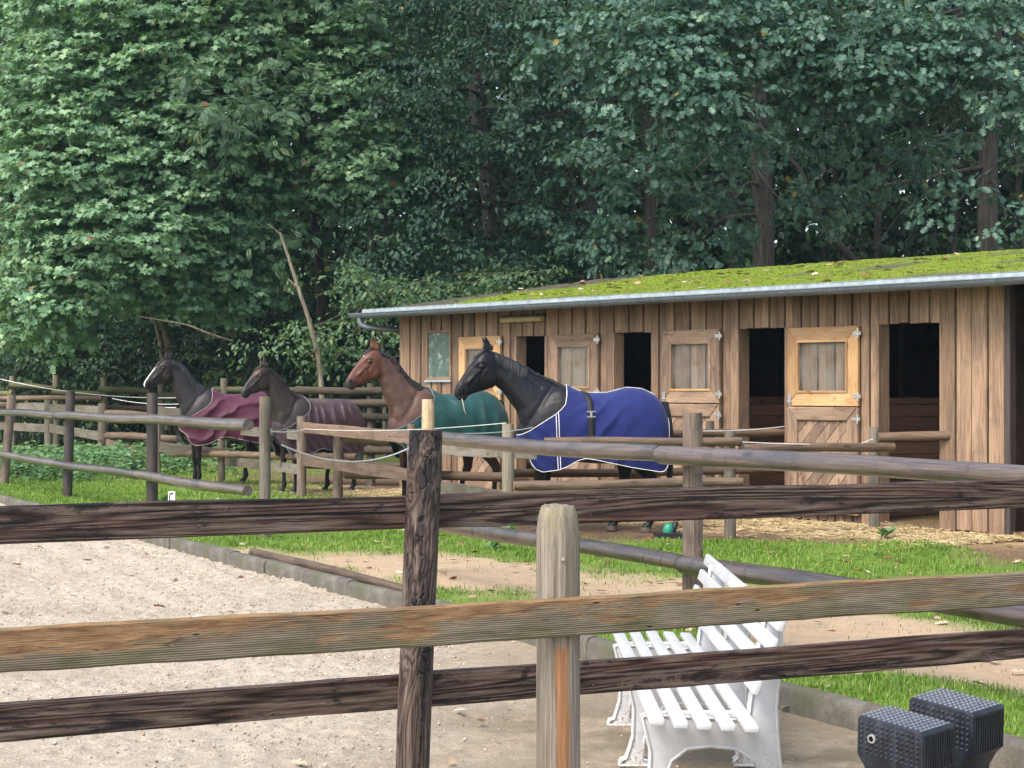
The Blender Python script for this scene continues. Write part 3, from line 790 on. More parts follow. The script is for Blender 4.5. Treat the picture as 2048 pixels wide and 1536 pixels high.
def post(parent, p, top, r=.06, mat=None, lean=(0,0), taper=.94, bottom=-.15, n=14, rough_=.05, cap=None, name='post'):
    """round post at ground point p (world), its own mesh with an uneven outline"""
    H = top - bottom; rows = 12; V = []; Fc = []; ph = frg.uniform(0,6)
    for i in range(rows+1):
        u = i/rows; z = bottom + H*u; rr = r*(1 + (1-u)*(1-taper))*1.0
        if i == rows: rr *= .955
        for k in range(n):
            a = 2*math.pi*k/n
            q = rr*(1 + rough_*(math.sin(a*2+ph+u*3)*.5 + math.sin(a*3+ph*2-u*5)*.35 + frg.uniform(-.25,.25)))
            V.append((q*math.cos(a) + lean[0]*(z), q*math.sin(a) + lean[1]*(z), z))
    for i in range(rows):
        for k in range(n): Fc.append((i*n+k, i*n+(k+1)%n, (i+1)*n+(k+1)%n, (i+1)*n+k))
    me = bpy.data.meshes.new(name); me.from_pydata(V, [], Fc + [tuple(rows*n+k for k in range(n))]); me.update()
    auto_smooth(me, 50)
    me.materials.append(mat or W_POST); me.materials.append(cap or W_ENDG); me.polygons[len(me.polygons)-1].material_index = 1
    o = bpy.data.objects.new(name, me); link(o, parent); set_world(o, Matrix.Translation(Vector((p[0],p[1],p[2] if len(p) > 2 else 0))))
    return o
def set_world(o, M):
    if o.parent:
        o.matrix_basis = (Matrix.Translation(o.parent.location) @ o.parent.rotation_euler.to_matrix().to_4x4()).inverted() @ M
    else: o.matrix_basis = M
def frame(p0, p1):
    p0, p1 = Vector(p0), Vector(p1); x = (p1-p0).normalized(); z = Vector((0,0,1)); y = z.cross(x).normalized(); z = x.cross(y)
    M = Matrix((x, y, z)).transposed().to_4x4(); M.translation = p0
    return M, (p1-p0).length
def log(parent, p0, p1, r=.06, mat=None, cap=None, name='rail', bend=.0, n=14, taper=.93, rough_=.06, step_=.16):
    M, L = frame(p0, p1); m_ = max(4, int(L/step_)); V = []; Fc = []; ph = frg.uniform(0,6)
    for i in range(m_+1):
        u = i/m_; rr = r*(1 + (taper-1)*u)
        if i in (0, m_): rr *= .95
        cz = bend*math.sin(u*math.pi) + r*.13*math.sin(u*6+ph); cy = r*.12*math.cos(u*5+ph)
        for k in range(n):
            a = 2*math.pi*k/n
            q = rr*(1 + rough_*(math.sin(a*2+ph+u*4)*.6 + math.sin(a*3+ph-u*6)*.4 + frg.uniform(-.3,.3)))
            V.append((u*L, cy + q*math.cos(a), cz + q*math.sin(a)))
    for i in range(m_):
        for k in range(n): Fc.append((i*n+k, (i+1)*n+k, (i+1)*n+(k+1)%n, i*n+(k+1)%n))
    me = bpy.data.meshes.new(name); me.from_pydata(V, [], Fc + [tuple(range(n)), tuple(m_*n+k for k in range(n-1,-1,-1))]); me.update()
    auto_smooth(me, 50)
    me.materials.append(mat or W_LOG); me.materials.append(cap or W_ENDG)
    me.polygons[len(me.polygons)-1].material_index = 1; me.polygons[len(me.polygons)-2].material_index = 1
    o = bpy.data.objects.new(name, me); link(o, parent); set_world(o, M); return o
def plank(parent, p0, p1, h=.11, th=.028, mat=None, name='board', rough_=.004, step_=.18, bevel=.003, off=0, bow=0):
    """flat board standing on edge between two points (centre line), slightly uneven"""
    M, L = frame(p0, p1); m_ = max(3, int(L/step_)); V = []; Fc = []
    e = [frg.uniform(0,6) for _ in range(4)]
    for i in range(m_+1):
        u = i/m_; zt = h/2 + rough_*(math.sin(u*L*3+e[0]) + frg.uniform(-.6,.6)); zb = -h/2 + rough_*(math.sin(u*L*2.3+e[1]) + frg.uniform(-.6,.6))
        c = bow*math.sin(u*math.pi)
        V += [(u*L, off-th/2, zb+c),(u*L, off+th/2, zb+c),(u*L, off+th/2, zt+c),(u*L, off-th/2, zt+c)]
    for i in range(m_):
        for j in range(4): Fc.append((i*4+j, (i+1)*4+j, (i+1)*4+(j+1)%4, i*4+(j+1)%4))
    Fc += [(0,1,2,3), tuple(m_*4+j for j in (3,2,1,0))]
    m = MB(); m.add(V, Fc); o = m.build(name, mat or W_GREYB, parent, bevel=bevel); set_world(o, M); return o

# ---- the dark log fence along the arena
AF0 = Vector((1.19, 12.7, 0))
def af(t, z=0, off=0):
    p = AF0 + AR_S*t - AR_Q*off
    return Vector((p.x, p.y, z))
fe = empty('arena_fence', af(0), 0, 'wet round log fence running right from the pale new post behind the white bench', 'fence')
post(fe, af(0,0,-.02), 1.49, .068, W_POST)
post(fe, af(4.42,0,-.05), 1.56, .056, W_NEWP, taper=1.0, cap=W_NEWP, rough_=.015)
post(fe, af(-4.3), 1.45, .065, W_POST)
log(fe, af(4.05,1.235,.13), af(.18,1.215,.13), .060, W_LOG, bend=-.01, n=20)
log(fe, af(.17,1.215,.13), af(-4.6,1.22,.13), .063, W_LOG, bend=-.01, n=20)
log(fe, af(4.2,.515,.13), af(-.10,.50,.13), .058, W_LOG, n=20)
log(fe, af(-.11,.50,.13), af(-4.6,.50,.13), .062, W_LOG, n=20)
fe2 = empty('arena_fence', af(8.7), 0, 'wet round log fence along the sand on the far left, with tilted posts', 'fence')
post(fe2, af(8.62), 1.57, .062, W_POSTG, cap=W_ENDG)
post(fe2, af(13.0), 1.60, .07, W_POSTD)
post(fe2, af(17.6), 1.62, .07, W_POSTD, lean=(.03,0))
post(fe2, af(22.2), 1.55, .075, W_POST, lean=(.09,.0))
post(fe2, af(26.8), 1.55, .07, W_POST)
for z, zz in ((1.265,.0),(.54,.02)):
    log(fe2, af(8.84,z,.12), af(13.25,z+.0,.12), .066 if z > 1 else .062, W_LOG if z < 1 else W_LOG, n=18)
    log(fe2, af(13.26,z,.12), af(17.8,z-.01,.12), .062, W_LOG, n=18)
    log(fe2, af(17.81,z-.01,.12), af(22.4,z,.12), .062, W_LOG, n=18)
    log(fe2, af(22.41,z,.12), af(27.5,z,.12), .062, W_LOG, n=18)

# ---- plank fence in front of the paddocks
def gp(px, d, z=0): return Vector((X_(px,d), d, z))
PA = [gp(316,33.2), gp(443,33.5), gp(603,28.7), gp(823,24.7), gp(1016,20.7)]
fa = empty('paddock_fence', PA[2], 0, 'weathered plank fence between the arena and the two purple-rugged horses', 'fence')
post(fa, PA[0], 1.30, .045, W_POST, taper=1)
post(fa, PA[1], 1.16, .062, W_POSTG)
post(fa, PA[2], 1.24, .070, W_POST, rough_=.12)
post(fa, PA[3], 1.19, .055, W_REDB)
def offs(p, z): return Vector((p.x, p.y, z))
def toward(p, q, k): return p + (q-p)*k
plank(fa, offs(PA[0],1.27)+Vector((.0,-.07,0)), offs(PA[1],1.16)+Vector((-.05,-.07,0)), .17, .03, W_GREYB, rough_=.008)
plank(fa, offs(PA[0],.64)+Vector((.04,-.07,0)), offs(PA[1],.52)+Vector((.06,-.07,0)), .17, .03, W_GREYB, rough_=.010)
for z0, z1, mt_ in ((.93,.96,W_GREYB),(.38,.44,W_GREYB)):
    plank(fa, offs(PA[1],z0)+Vector((.07,-.02,0)), offs(PA[2],z1)+Vector((-.05,.02,0)), .15, .03, mt_)
for z0, z1, mt_ in ((1.07,1.02,W_REDB),(.58,.53,W_REDB)):
    plank(fa, offs(PA[2],z0)+Vector((.04,-.07,0)), offs(PA[3],z1)+Vector((-.02,-.07,0)), .16, .03, mt_)
log(fa, gp(342,34.0,.49), gp(716,27.6,.66), .062, W_LOGB, cap=W_ENDG)
fb = empty('paddock_fence', PA[4], 0, 'weathered plank fence in front of the horse with the dark green rug', 'fence')
post(fb, PA[4], 1.27, .064, W_POSTG, cap=W_END)
plank(fb, offs(PA[3],.88)+Vector((.08,.05,0)), offs(PA[4],.955)+Vector((.30,.07,0)) , .15, .032, W_GREYB)
plank(fb, offs(PA[3],.42)+Vector((.08,.05,0)), offs(PA[4],.46)+Vector((.0,.09,0)), .15, .032, W_GREYB)
# log rails between the dark purple and the green rugged horse
fd = empty('rail_divider', gp(690,27.3), 0, 'pair of round rails with sawn ends dividing the green and dark purple rugged horses', 'fence')
log(fd, gp(690,27.4,.94), gp(830,25.6,.94), .075, W_LOGB, cap=W_END)
log(fd, gp(692,27.4,.42), gp(1062,24.9,.50), .068, W_LOGB, cap=W_END)
post(fd, gp(676,27.9), 1.0, .07, W_POST)
# log fence in front of the blue-rugged horse
PB = [gp(1016,20.7), gp(1461,20.9), gp(1752,21.9), gp(2052,22.1)]
fl = empty('log_fence', PB[1], 0, 'brown log fence in front of the blue-rugged horse and the stable doors', 'fence')
post(fl, PB[1]+Vector((0,.06,0)), 1.19, .062, W_POSTG)
post(fl, PB[2]+Vector((0,.10,0)), 1.21, .062, W_POSTG)
post(fl, PB[3]+Vector((0,.10,0)), 1.25, .06, W_POST)
log(fl, PB[0]+Vector((.06,-.10,.60)), gp(1485,20.82,.63), .056, W_LOGB, cap=W_END)
log(fl, PB[0]+Vector((.4,-.10,1.075)), gp(1483,20.82,1.075), .052, W_LOGB, cap=W_END)
log(fl, gp(1486,21.15,.985), gp(1787,21.8,.99), .055, W_LOGB)
log(fl, gp(1756,21.86,1.10), gp(2042,21.95,1.115), .055, W_LOGB)
# dividing rails running back to the stable wall
fw_ = empty('rail_divider', gp(1370,23.0), 0, 'dark rails running back to the stable wall behind the blue-rugged horse', 'fence')
log(fw_, gp(1010,22.2,1.12), gp(1582,24.15,1.09), .052, W_LOGB)
log(fw_, gp(1010,22.2,.66), gp(1582,24.15,.62), .052, W_LOGB)
post(fw_, gp(1420,23.75), 1.25, .055, W_POST)
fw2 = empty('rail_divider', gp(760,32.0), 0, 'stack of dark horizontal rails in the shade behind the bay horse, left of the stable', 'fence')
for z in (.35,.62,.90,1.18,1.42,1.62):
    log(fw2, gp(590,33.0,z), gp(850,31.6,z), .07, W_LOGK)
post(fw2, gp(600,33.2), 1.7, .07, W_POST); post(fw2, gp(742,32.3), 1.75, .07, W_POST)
# far paddock fences on the left
fc = empty('far_fence', gp(205,42), 0, 'mixed plank and log fence beyond the nettles on the far left', 'fence')
post(fc, gp(205,42.5), 1.33, .10, W_POST); post(fc, gp(97,46), 1.40, .10, W_POSTG); post(fc, gp(-40,50), 1.4, .09, W_POST)
plank(fc, gp(100,45.9,1.18), gp(203,42.4,1.15), .22, .03, W_GREYB); plank(fc, gp(100,45.9,.70), gp(203,42.4,.60), .2, .03, W_GREYB)
plank(fc, gp(-40,49.9,1.2), gp(98,45.9,1.2), .22, .03, W_GREYB); plank(fc, gp(-40,49.9,.7), gp(98,45.9,.7), .2, .03, W_GREYB)
log(fc, gp(213,42,1.12), gp(330,40,1.08), .075, W_LOGB); log(fc, gp(213,42,.62), gp(358,39.5,.62), .085, W_LOGB)
plank(fc, gp(213,42,.45), gp(300,38,.28), .2, .03, W_REDB)
ff = empty('far_fence', gp(110,48), 0, 'high mossy rail fence in front of the dark wood on the far left', 'fence')
for px, top in ((25,1.98),(112,2.0),(208,1.95),(322,1.85)): post(ff, gp(px,48), top, .085, W_POSTG)
for a, b, y0, y1 in ((-40,24,786,788),(18,114,770,777),(104,212,785,789),(197,300,778,783),(310,420,792,794)):
    log(ff, at(a,y0,47.9), at(b,y1,47.9), .085, W_LOGM)
log(ff, at(-30,797,47.7), at(205,796,47.2), .07, W_LOGB)
for a, b, y0, y1 in ((-40,110,812,812),(110,330,812,818)): log(ff, at(a,y0,48.2), at(b,y1,48.2), .07, W_LOGB)
post(ff, gp(448,44), 1.9, .085, W_POSTG)
log(ff, at(425,778,44), at(640,781,44), .07, W_LOGM)

# ---- near fences
def near_dark():
    t = NT('wet_dark_plank'); v = t.coord('Object'); off = t.math('MULTIPLY', t.rnd(), 37.0)
    cx = t.new('ShaderNodeCombineXYZ'); t.set(cx.inputs[0], off); t.set(cx.inputs[1], off); t.set(cx.inputs[2], off)
    v = t.vmath('ADD', v, cx.outputs[0])
    def st(a, b): return t.mapping(v, (a,b,b))
    base = t.noise(st(.30,10), 1, 2, .5, .15)
    rings = t.math('ABSOLUTE', t.math('SINE', t.math('MULTIPLY', base, 60)))
    fine = t.noise(st(8.0,360), 1, 5, .78); mid_ = t.noise(st(3.6,120), 1, 6, .75)
    g = t.math('ADD', t.math('MULTIPLY', rings, .20), t.math('ADD', t.math('MULTIPLY', fine, .42), t.math('MULTIPLY', mid_, .5)))
    c = t.ramp(g, [(.44,(.004,.003,.0025)),(.53,(.023,.0145,.0105)),(.61,(.068,.046,.035)),(.72,(.168,.130,.105))])
    kw = t.vmath('ADD', st(1.7,8.5), t.vmath('MULTIPLY', t.noise(v, 22, 3, .6, out='Color'), (.22,.22,.22)))
    k = t.vor(kw, 1.0); kr = t.math('ABSOLUTE', t.math('SINE', t.math('MULTIPLY', k, 60)))
    c = t.mix(t.math('MULTIPLY', t.step(k, .36, .22), t.math('MULTIPLY', kr, .5)), c, (.17,.125,.105))
    km = t.step(k, .20, .11)
    c = t.mix(t.math('MULTIPLY', km, .9), c, (.008,.006,.006))
    lt = t.step(t.noise(st(3.5,30), 1, 5, .7, .4), .54, .66); c = t.mix(t.math('MULTIPLY', lt, .28), c, (.20,.155,.145))
    red = t.step(t.noise(st(1.2,30), 1, 4), .52, .66); c = t.mix(t.math('MULTIPLY', red, .30), c, (.13,.052,.045))
    ch = t.noise(st(5,22), 1, 6, .8, .6); cm = t.step(ch, .54, .62); c = t.mix(t.math('MULTIPLY', cm, .85), c, (.0085,.008,.012))
    cr = t.step(t.noise(st(.7,60), 1, 4, .7, .5), .385, .345); c = t.mix(cr, c, (.004,.003,.003))
    h = t.math('SUBTRACT', t.math('SUBTRACT', g, t.math('MULTIPLY', cr, .9)), t.math('MULTIPLY', km, .3))
    t.bump(h, .75, .006)
    return t.fin(c, t.math('ADD', .42, t.math('MULTIPLY', fine, .30)), .2)
def near_post():
    t = NT('charred_post'); v = t.coord('Object')
    def st(a, b): return t.mapping(v, (b,b,a))
    base = t.noise(st(1.6,7), 1, 4, .55, 1.2)
    rings = t.math('ABSOLUTE', t.math('SINE', t.math('MULTIPLY', base, 58)))
    fine = t.noise(st(6,220), 1, 5, .75); mid_ = t.noise(st(2,44), 1, 5, .7, .4)
    g = t.math('ADD', t.math('MULTIPLY', rings, .22), t.math('ADD', t.math('MULTIPLY', fine, .40), t.math('MULTIPLY', mid_, .5)))
    c = t.ramp(g, [(.38,(.010,.007,.006)),(.53,(.042,.028,.023)),(.66,(.105,.076,.064)),(.80,(.22,.175,.15))])
    ch = t.noise(st(1.5,6.5), 1, 6, .7, .8); cm = t.step(ch, .47, .56)
    cell = t.vor(t.mapping(v,(34,34,20)), 1.0, 'DISTANCE_TO_EDGE'); ck = t.step(cell, .10, .02)
    char = t.mix(ck, (.016,.014,.017), (.003,.003,.003))
    c = t.mix(cm, c, char)
    # one big knot high on the post
    sp = t.vmath('SUBTRACT', v, (.004,-.062,1.335)); kd = t.new('ShaderNodeVectorMath', operation='LENGTH'); t.set(kd.inputs[0], t.mapping(sp, (1,.6,.52))); kd = kd.outputs['Value']
    kn = t.math('ADD', kd, t.math('MULTIPLY', t.noise(v, 60, 4), .012))
    kr = t.math('ABSOLUTE', t.math('SINE', t.math('MULTIPLY', kn, 330)))
    c = t.mix(t.math('MULTIPLY', t.step(kn, .05, .032), .9), c, t.mix(kr, (.010,.006,.005), (.10,.062,.050)))
    c = t.mix(t.step(kn, .022, .017), c, (.045,.022,.014))
    h = t.math('SUBTRACT', g, t.math('MULTIPLY', t.math('MULTIPLY', cm, ck), 1.2)); h = t.math('SUBTRACT', h, t.math('MULTIPLY', t.step(kn,.028,.018), .9))
    t.bump(h, .8, .007)
    return t.fin(c, t.math('ADD', .42, t.math('MULTIPLY', fine, .3)), .28)
def near_pale_board():
    t = NT('weathered_ridged_board'); v = t.coord('Object')
    def st(a, b): return t.mapping(v, (a,b,b))
    fine = t.noise(st(9,260), 1, 5, .75); mid_ = t.noise(st(3,50), 1, 5, .7)
    z = t.new('ShaderNodeSeparateXYZ'); t.set(z.inputs[0], v); zz = z.outputs[2]
    g = t.math('ADD', t.math('MULTIPLY', fine, .5), t.math('MULTIPLY', mid_, .5))
    grey = t.ramp(g, [(.32,(.055,.045,.030)),(.5,(.165,.140,.100)),(.68,(.30,.265,.205))])
    green = t.ramp(g, [(.32,(.050,.048,.022)),(.55,(.155,.142,.080)),(.72,(.25,.235,.145))])
    grey = t.mix(t.step(t.noise(v, 4, 5), .45, .62), grey, green)
    oran = t.ramp(t.math('ADD', t.math('MULTIPLY', fine,.35), t.math('MULTIPLY', t.noise(st(7,60),1,5,.7,.5),.65)), [(.33,(.055,.030,.016)),(.46,(.17,.092,.044)),(.58,(.29,.175,.088)),(.72,(.38,.27,.165))])
    edge = t.math('ADD', t.math('MULTIPLY', zz, 9.0), t.math('MULTIPLY', t.math('SUBTRACT', t.noise(st(2.6,12), 1, 6, .72, .3), .5), 2.6))
    om = t.math('MULTIPLY', t.step(edge, -.10, .26), t.step(t.noise(st(1.3,14), 1, 6, .7), .36, .52))
    c = t.mix(om, grey, oran)
    moss = t.math('MULTIPLY', t.step(zz, .042, .056), t.step(t.noise(v, 14, 5, .65), .42, .62)); c = t.mix(t.math('MULTIPLY', moss,.6), c, (.16,.165,.05))
    holes = t.vor(st(6,30), 1.0); hm = t.step(holes, .085, .05); c = t.mix(hm, c, (.008,.006,.005))
    dk = t.step(t.noise(st(3,34), 1, 4, .7, .8), .36, .31); c = t.mix(t.math('MULTIPLY', dk,.7), c, (.03,.02,.012))
    ribs = t.math('SINE', t.math('MULTIPLY', zz, 2*math.pi/.0056))
    rm = t.math('MULTIPLY', t.math('SUBTRACT', 1, t.math('MULTIPLY', om, .85)), ribs)
    c = t.mix(t.math('MULTIPLY', t.step(rm, .1, .9), .22), c, (.045,.038,.022))
    h = t.math('ADD', t.math('MULTIPLY', g, 1.0), t.math('MULTIPLY', rm, -.2)); h = t.math('SUBTRACT', h, t.math('MULTIPLY', om, .5)); h = t.math('SUBTRACT', h, t.math('MULTIPLY', hm, 1))
    t.bump(h, .8, .006)
    return t.fin(c, .68, .3)
def near_pale_post():
    t = NT('weathered_grey_post'); v = t.coord('Object')
    def st(a, b): return t.mapping(v, (b,b,a))
    fine = t.noise(st(4,200), 1, 5, .75); mid_ = t.noise(st(1.1,48), 1, 5, .7, .2)
    g = t.math('ADD', t.math('MULTIPLY', fine, .45), t.math('MULTIPLY', mid_, .6))
    c = t.ramp(g, [(.38,(.070,.056,.043)),(.52,(.200,.172,.138)),(.66,(.35,.315,.265)),(.82,(.48,.45,.395))])
    gr = t.step(t.noise(st(1.5,6), 1, 5), .48, .64); c = t.mix(t.math('MULTIPLY', gr,.32), c, (.205,.195,.12))
    pu = t.step(t.noise(st(1.1,11), 1, 4), .54, .64); c = t.mix(t.math('MULTIPLY', pu,.55), c, (.19,.135,.135))
    # the peeled, rusty streak down the front
    sx = t.new('ShaderNodeSeparateXYZ'); t.set(sx.inputs[0], v)
    d = t.math('ABSOLUTE', t.math('SUBTRACT', sx.outputs[0], t.math('ADD', .014, t.math('MULTIPLY', t.math('SUBTRACT', t.noise(st(1.6,2),1,3), .5), .05))))
    om = t.math('MULTIPLY', t.step(d, .022, .013), t.step(sx.outputs[2], .975, .93))
    om = t.math('MULTIPLY', om, t.step(sx.outputs[1], .0, -.03))
    c = t.mix(om, c, t.ramp(fine, [(.3,(.17,.075,.034)),(.7,(.36,.19,.095))]))
    cr = t.step(t.noise(st(.5,46), 1, 3, .7, .3), .345, .31); c = t.mix(t.math('MULTIPLY', cr,.9), c, (.030,.020,.014))
    mo = t.math('MULTIPLY', t.step(sx.outputs[2], 1.22, 1.31), t.step(t.noise(v, 26, 5, .7), .40, .60)); c = t.mix(t.math('MULTIPLY', mo,.6), c, (.19,.17,.09))
    t.bump(t.math('SUBTRACT', t.math('SUBTRACT', g, t.math('MULTIPLY', cr, .9)), t.math('MULTIPLY', om, .5)), .7, .006)
    return t.fin(c, .75, .25)
DK0 = gp(812, 5.8)
nf = empty('near_fence', DK0, 0, 'dark brown wet plank fence with a charred round post, crossing the whole foreground', 'fence')
M_ND = near_dark()
def nd(t, z, back=.0):
    p = gp(850, 5.8) + FR_D*t; return Vector((p.x - FR_D.y*back, p.y + FR_D.x*back, z))
pm = near_post()
p_ = post(nf, DK0, 1.525, .052, pm, lean=(.040,.0), n=28, rough_=.045, taper=.97, cap=W_ENDG)
for tt in (-2.75, 2.75):
    q = nd(tt, 0); post(nf, q, 1.5, .055, W_POSTD)
rg2 = random.Random(3); M_RUST = flat('rusty_nail', (.09,.06,.045), .7, .3)
for zb in (1.271, .722):                                       # nail heads where the boards meet the posts
    for tt in (-2.70, -.62, .60, 2.70):
        for dz in (-.026,.026):
            m = MB(); m.tube([(0,-.003,0),(0,.003,0)], .0032, 8); o = m.build('nail', M_RUST, nf, smooth=True); set_world(o, Matrix.Translation(nd(tt+rg2.uniform(-.02,.02), zb+dz, .046)))
# the boards stop at the posts and sit behind them
for z, h in ((1.271,.104),(.722,.106)):
    plank(nf, nd(-2.85, z+.004, .062), nd(-.0, z, .062), h, .03, M_ND, rough_=.0022, step_=.12, bevel=.004)
    plank(nf, nd(.004, z, .062), nd(2.9, z-.004, .062), h+.002, .03, M_ND, rough_=.0022, step_=.12, bevel=.004)
WK0 = gp(1116, 5.2)
nw = empty('near_fence', WK0, 0, 'single weathered yellowish board nailed to a bleached grey post in the very front', 'fence')
# post with a chamfered top and a notch for the board
V = []; Fc = []; n = 32; rows = [(-.15,1.0),(.2,1.0),(.5,.995),(.8,.99),(.96,.985),(1.0885,.985),(1.092,.985),(1.20,.985),(1.262,.965),(1.30,.87),(1.322,.79),(1.330,.70)]
for i, (z, s) in enumerate(rows):
    for k in range(n):
        a = 2*math.pi*k/n
        r_ = .0605*s*(1 + .012*math.sin(3*a+1) + .010*math.sin(5*a+z*4) + frg.uniform(-.006,.006))
        if z > 1.25:                                    # hewn facets
            r_ *= 1/ max(.93, math.cos(((a+.3) % (math.pi/3)) - math.pi/6))*.97
        V.append((r_*math.cos(a), r_*math.sin(a), z + (frg.uniform(-.006,.006) if i == len(rows)-1 else 0)))
for i in range(len(rows)-1):
    for k in range(n): Fc.append((i*n+k, i*n+(k+1)%n, (i+1)*n+(k+1)%n, (i+1)*n+k))
m = MB(); m.add(V, Fc + [tuple((len(rows)-1)*n+k for k in range(n))])
pp = m.build('post', near_pale_post(), nw, smooth=True); set_world(pp, Matrix.Translation(WK0))
def nwp(t, z, fwd=.0):
    p = WK0 + FR_D*t; return Vector((p.x + FR_D.y*fwd, p.y - FR_D.x*fwd, z))
plank(nw, nwp(-2.6,1.036,.062), nwp(2.6,1.034,.062), .104, .032, near_pale_board(), rough_=.0025, step_=.08, bevel=.005)
for tt in (-2.45, 2.45): post(nw, nwp(tt,0), 1.32, .06, W_POSTG)
m = MB(); m.tube([(0,-.066,0),(0,-.058,0)], .0045, 8); o = m.build('nail', M_STEEL, nw, smooth=True); set_world(o, Matrix.Translation(WK0 + Vector((.012,0,1.19))))

# ---- fence tape and the open gate rope
M_TAPE = flat('fence_tape_white', (.72,.72,.72), .6, .3)
M_BLACKP = flat('black_plastic', (.012,.012,.014), .4, .5)
def rope(name, pts, r, label, mat=M_TAPE, parent=None):
    m = MB(); m.tube(pts, r, 6); o = m.build(name, mat, parent, smooth=True)
    if label: tag(o, label, 'rope', 'electric fence ropes of the paddocks')
    return o
def sag(p0, p1, s, n=14):
    return [p0 + (p1-p0)*u + Vector((0,0,-s*4*u*(1-u))) for u in [i/n for i in range(n+1)]]
ga, gb = at(530,862,20.3), at(822,893,23.0)
g0 = at(561,889,20.4)
o = rope('gate_rope', [g0] + sag(g0, at(825,893,24.4), .19)[1:], .009, 'white gate rope with a black handle sagging from the gate post')
m = MB(); h0 = at(541,868,20.35); dv = (g0-h0)
m.tube([h0, h0+dv*.15, h0+dv*.3, h0+dv*.7, h0+dv*.9, g0], [.012,.026,.020,.020,.026,.012], 10); m.tube([h0-dv*.35, h0], .006, 6)
m.build('handle', M_BLACKP, o, smooth=True)
rope('fence_rope', sag(at(531,861,20.4), at(612,858,28.5), .03) , .008, 'white rope from the gate post to the short barky post')
rope('fence_rope', sag(at(612,858,28.4), at(1012,846,20.8), .05), .0045, 'white rope crossing low in front of the green rug')
rope('fence_rope', sag(at(880,865,16.7), at(1065,855,21.0), .03), .0042, 'white rope leaving the pale new post towards the black horse')
rope('fence_rope', sag(at(1395,862,22.6), at(1578,852,24.0), .02), .007, 'white rope tied to the door beside the blue rug')
rope('fence_rope', [*sag(at(1484,884,21.0), at(1718,889,21.7), .01), at(1745,878,21.9)], .006, 'thin white rope in front of the pale orange half door')
rope('fence_rope', sag(at(225,797,44), at(360,808,40), .05), .008, 'white tape on the far left above the dark log')
rope('fence_rope', sag(at(0,758,47), at(440,792,44), .2), .010, 'thin rope strung along the high mossy rail fence')
rope('fence_rope', sag(at(300,812,33.4), at(352,815,33.0), .01), .007, 'short white rope behind the horse with the white blaze')
# ------------------------------------------------------------------ white plastic bench
def plastic_white():
    t = NT('white_plastic'); v = t.coord('Object')
    n = t.noise(v, 5, 5, .6)
    sp = t.new('ShaderNodeSeparateXYZ'); t.set(sp.inputs[0], t.coord('Object'))
    c = t.ramp(n, [(.3,(.45,.465,.49)),(.6,(.55,.56,.58))])
    mud = t.math('MULTIPLY', t.step(t.noise(v, 60, 5, .75), .50, .62), t.attr('mud'))
    c = t.mix(t.math('MULTIPLY', t.step(t.noise(v, 11, 6, .7), .52, .72), .22), c, (.30,.29,.22))
    c = t.mix(mud, c, (.27,.16,.07))
    drops = t.vor(v, 75); dm = t.step(drops, .30, .18)
    t.bump(t.math('MULTIPLY', dm, 1.0), .12, .0015)
    return t.fin(c, t.math('SUBTRACT', .42, t.math('MULTIPLY', dm, .25)), .5)
M_PL = plastic_white()
BX, BY0, BY1 = .515, 7.02, 9.72
bench = empty('bench', (BX, 7.35, 0), 0, 'white plastic slatted bench standing on the sand behind the near fence', 'bench')
def with_mud(me):
    z = np.empty(len(me.vertices)*3, np.float32); me.vertices.foreach_get('co', z); z = z.reshape(-1,3)[:,2]
    a = me.attributes.new('mud','FLOAT','POINT'); a.data.foreach_set('value', (1-sstep(.0,.24,z)).astype(np.float32))
def side_frame(y):
    """outline in x,z: front leg, seat bearer, rear leg and back upright, with an arch beneath"""
    outer = [(-.045,0),(-.035,.02),(-.012,.030),(.016,.12),(.020,.25),(-.002,.345),(-.012,.385),(.02,.392),(.40,.372),(.405,.42),(.43,.60),(.465,.775),(.515,.785),(.525,.76),(.520,.60),(.505,.42),(.515,.25),(.53,.12),(.545,.035),(.565,.02),(.575,0),(.455,0),(.46,.02),(.478,.035),(.468,.12),(.425,.215),(.35,.262),(.25,.272),(.16,.262),(.100,.215),(.066,.12),(.058,.030),(.085,.02),(.09,0)]
    m = MB(); m.prism(outer, -.028, .028)
    me = m.mesh('side_frame', bevel=.009, seg=2, smooth=True)
    with_mud(me)
    o = obj('side_frame', me, M_PL, bench); o.location = (0, y-7.35, 0)
    for ys, nm in ((-.029,'rim'),(.029,'rim')):                  # raised rims along both faces
        m = MB(); pts = [(a, ys, b) for a, b in outer]; m.tube(pts + [pts[0]], .007, 6)
        me = m.mesh(nm, smooth=True); with_mud(me); obj(nm, me, M_PL, o)
    return o
for y in (7.36, 8.36, 9.36): side_frame(y)
def slat(x, z, w, th, tilt, name):
    m = MB(); m.box(-w/2, w/2, 0, BY1-BY0, -th/2, th/2)
    me = m.mesh(name, bevel=.007, seg=2, smooth=True)
    o = obj(name, me, M_PL, bench); o.location = (x, BY0-7.35, z); o.rotation_euler = (0, tilt, 0)
for k in range(5):
    slat(.022+.0875*k, .412-.005*k+.006*(k==0), .056, .027, .05, 'seat_slat')
for k in range(4):
    slat(.392+.030*k, .545+.078*k, .027, .056, R(-16)*-1, 'back_slat')
# brackets between slats and frames
for y in (7.36, 8.36, 9.36):
    for k in range(4):
        m = MB(); m.box(-.018,.018,-.02,.02,-.012,.012); me = m.mesh('slat_clip', bevel=.003)
        obj('slat_clip', me, M_PL, bench, loc=(.022+.0875*k+.044, y-7.35, .392))

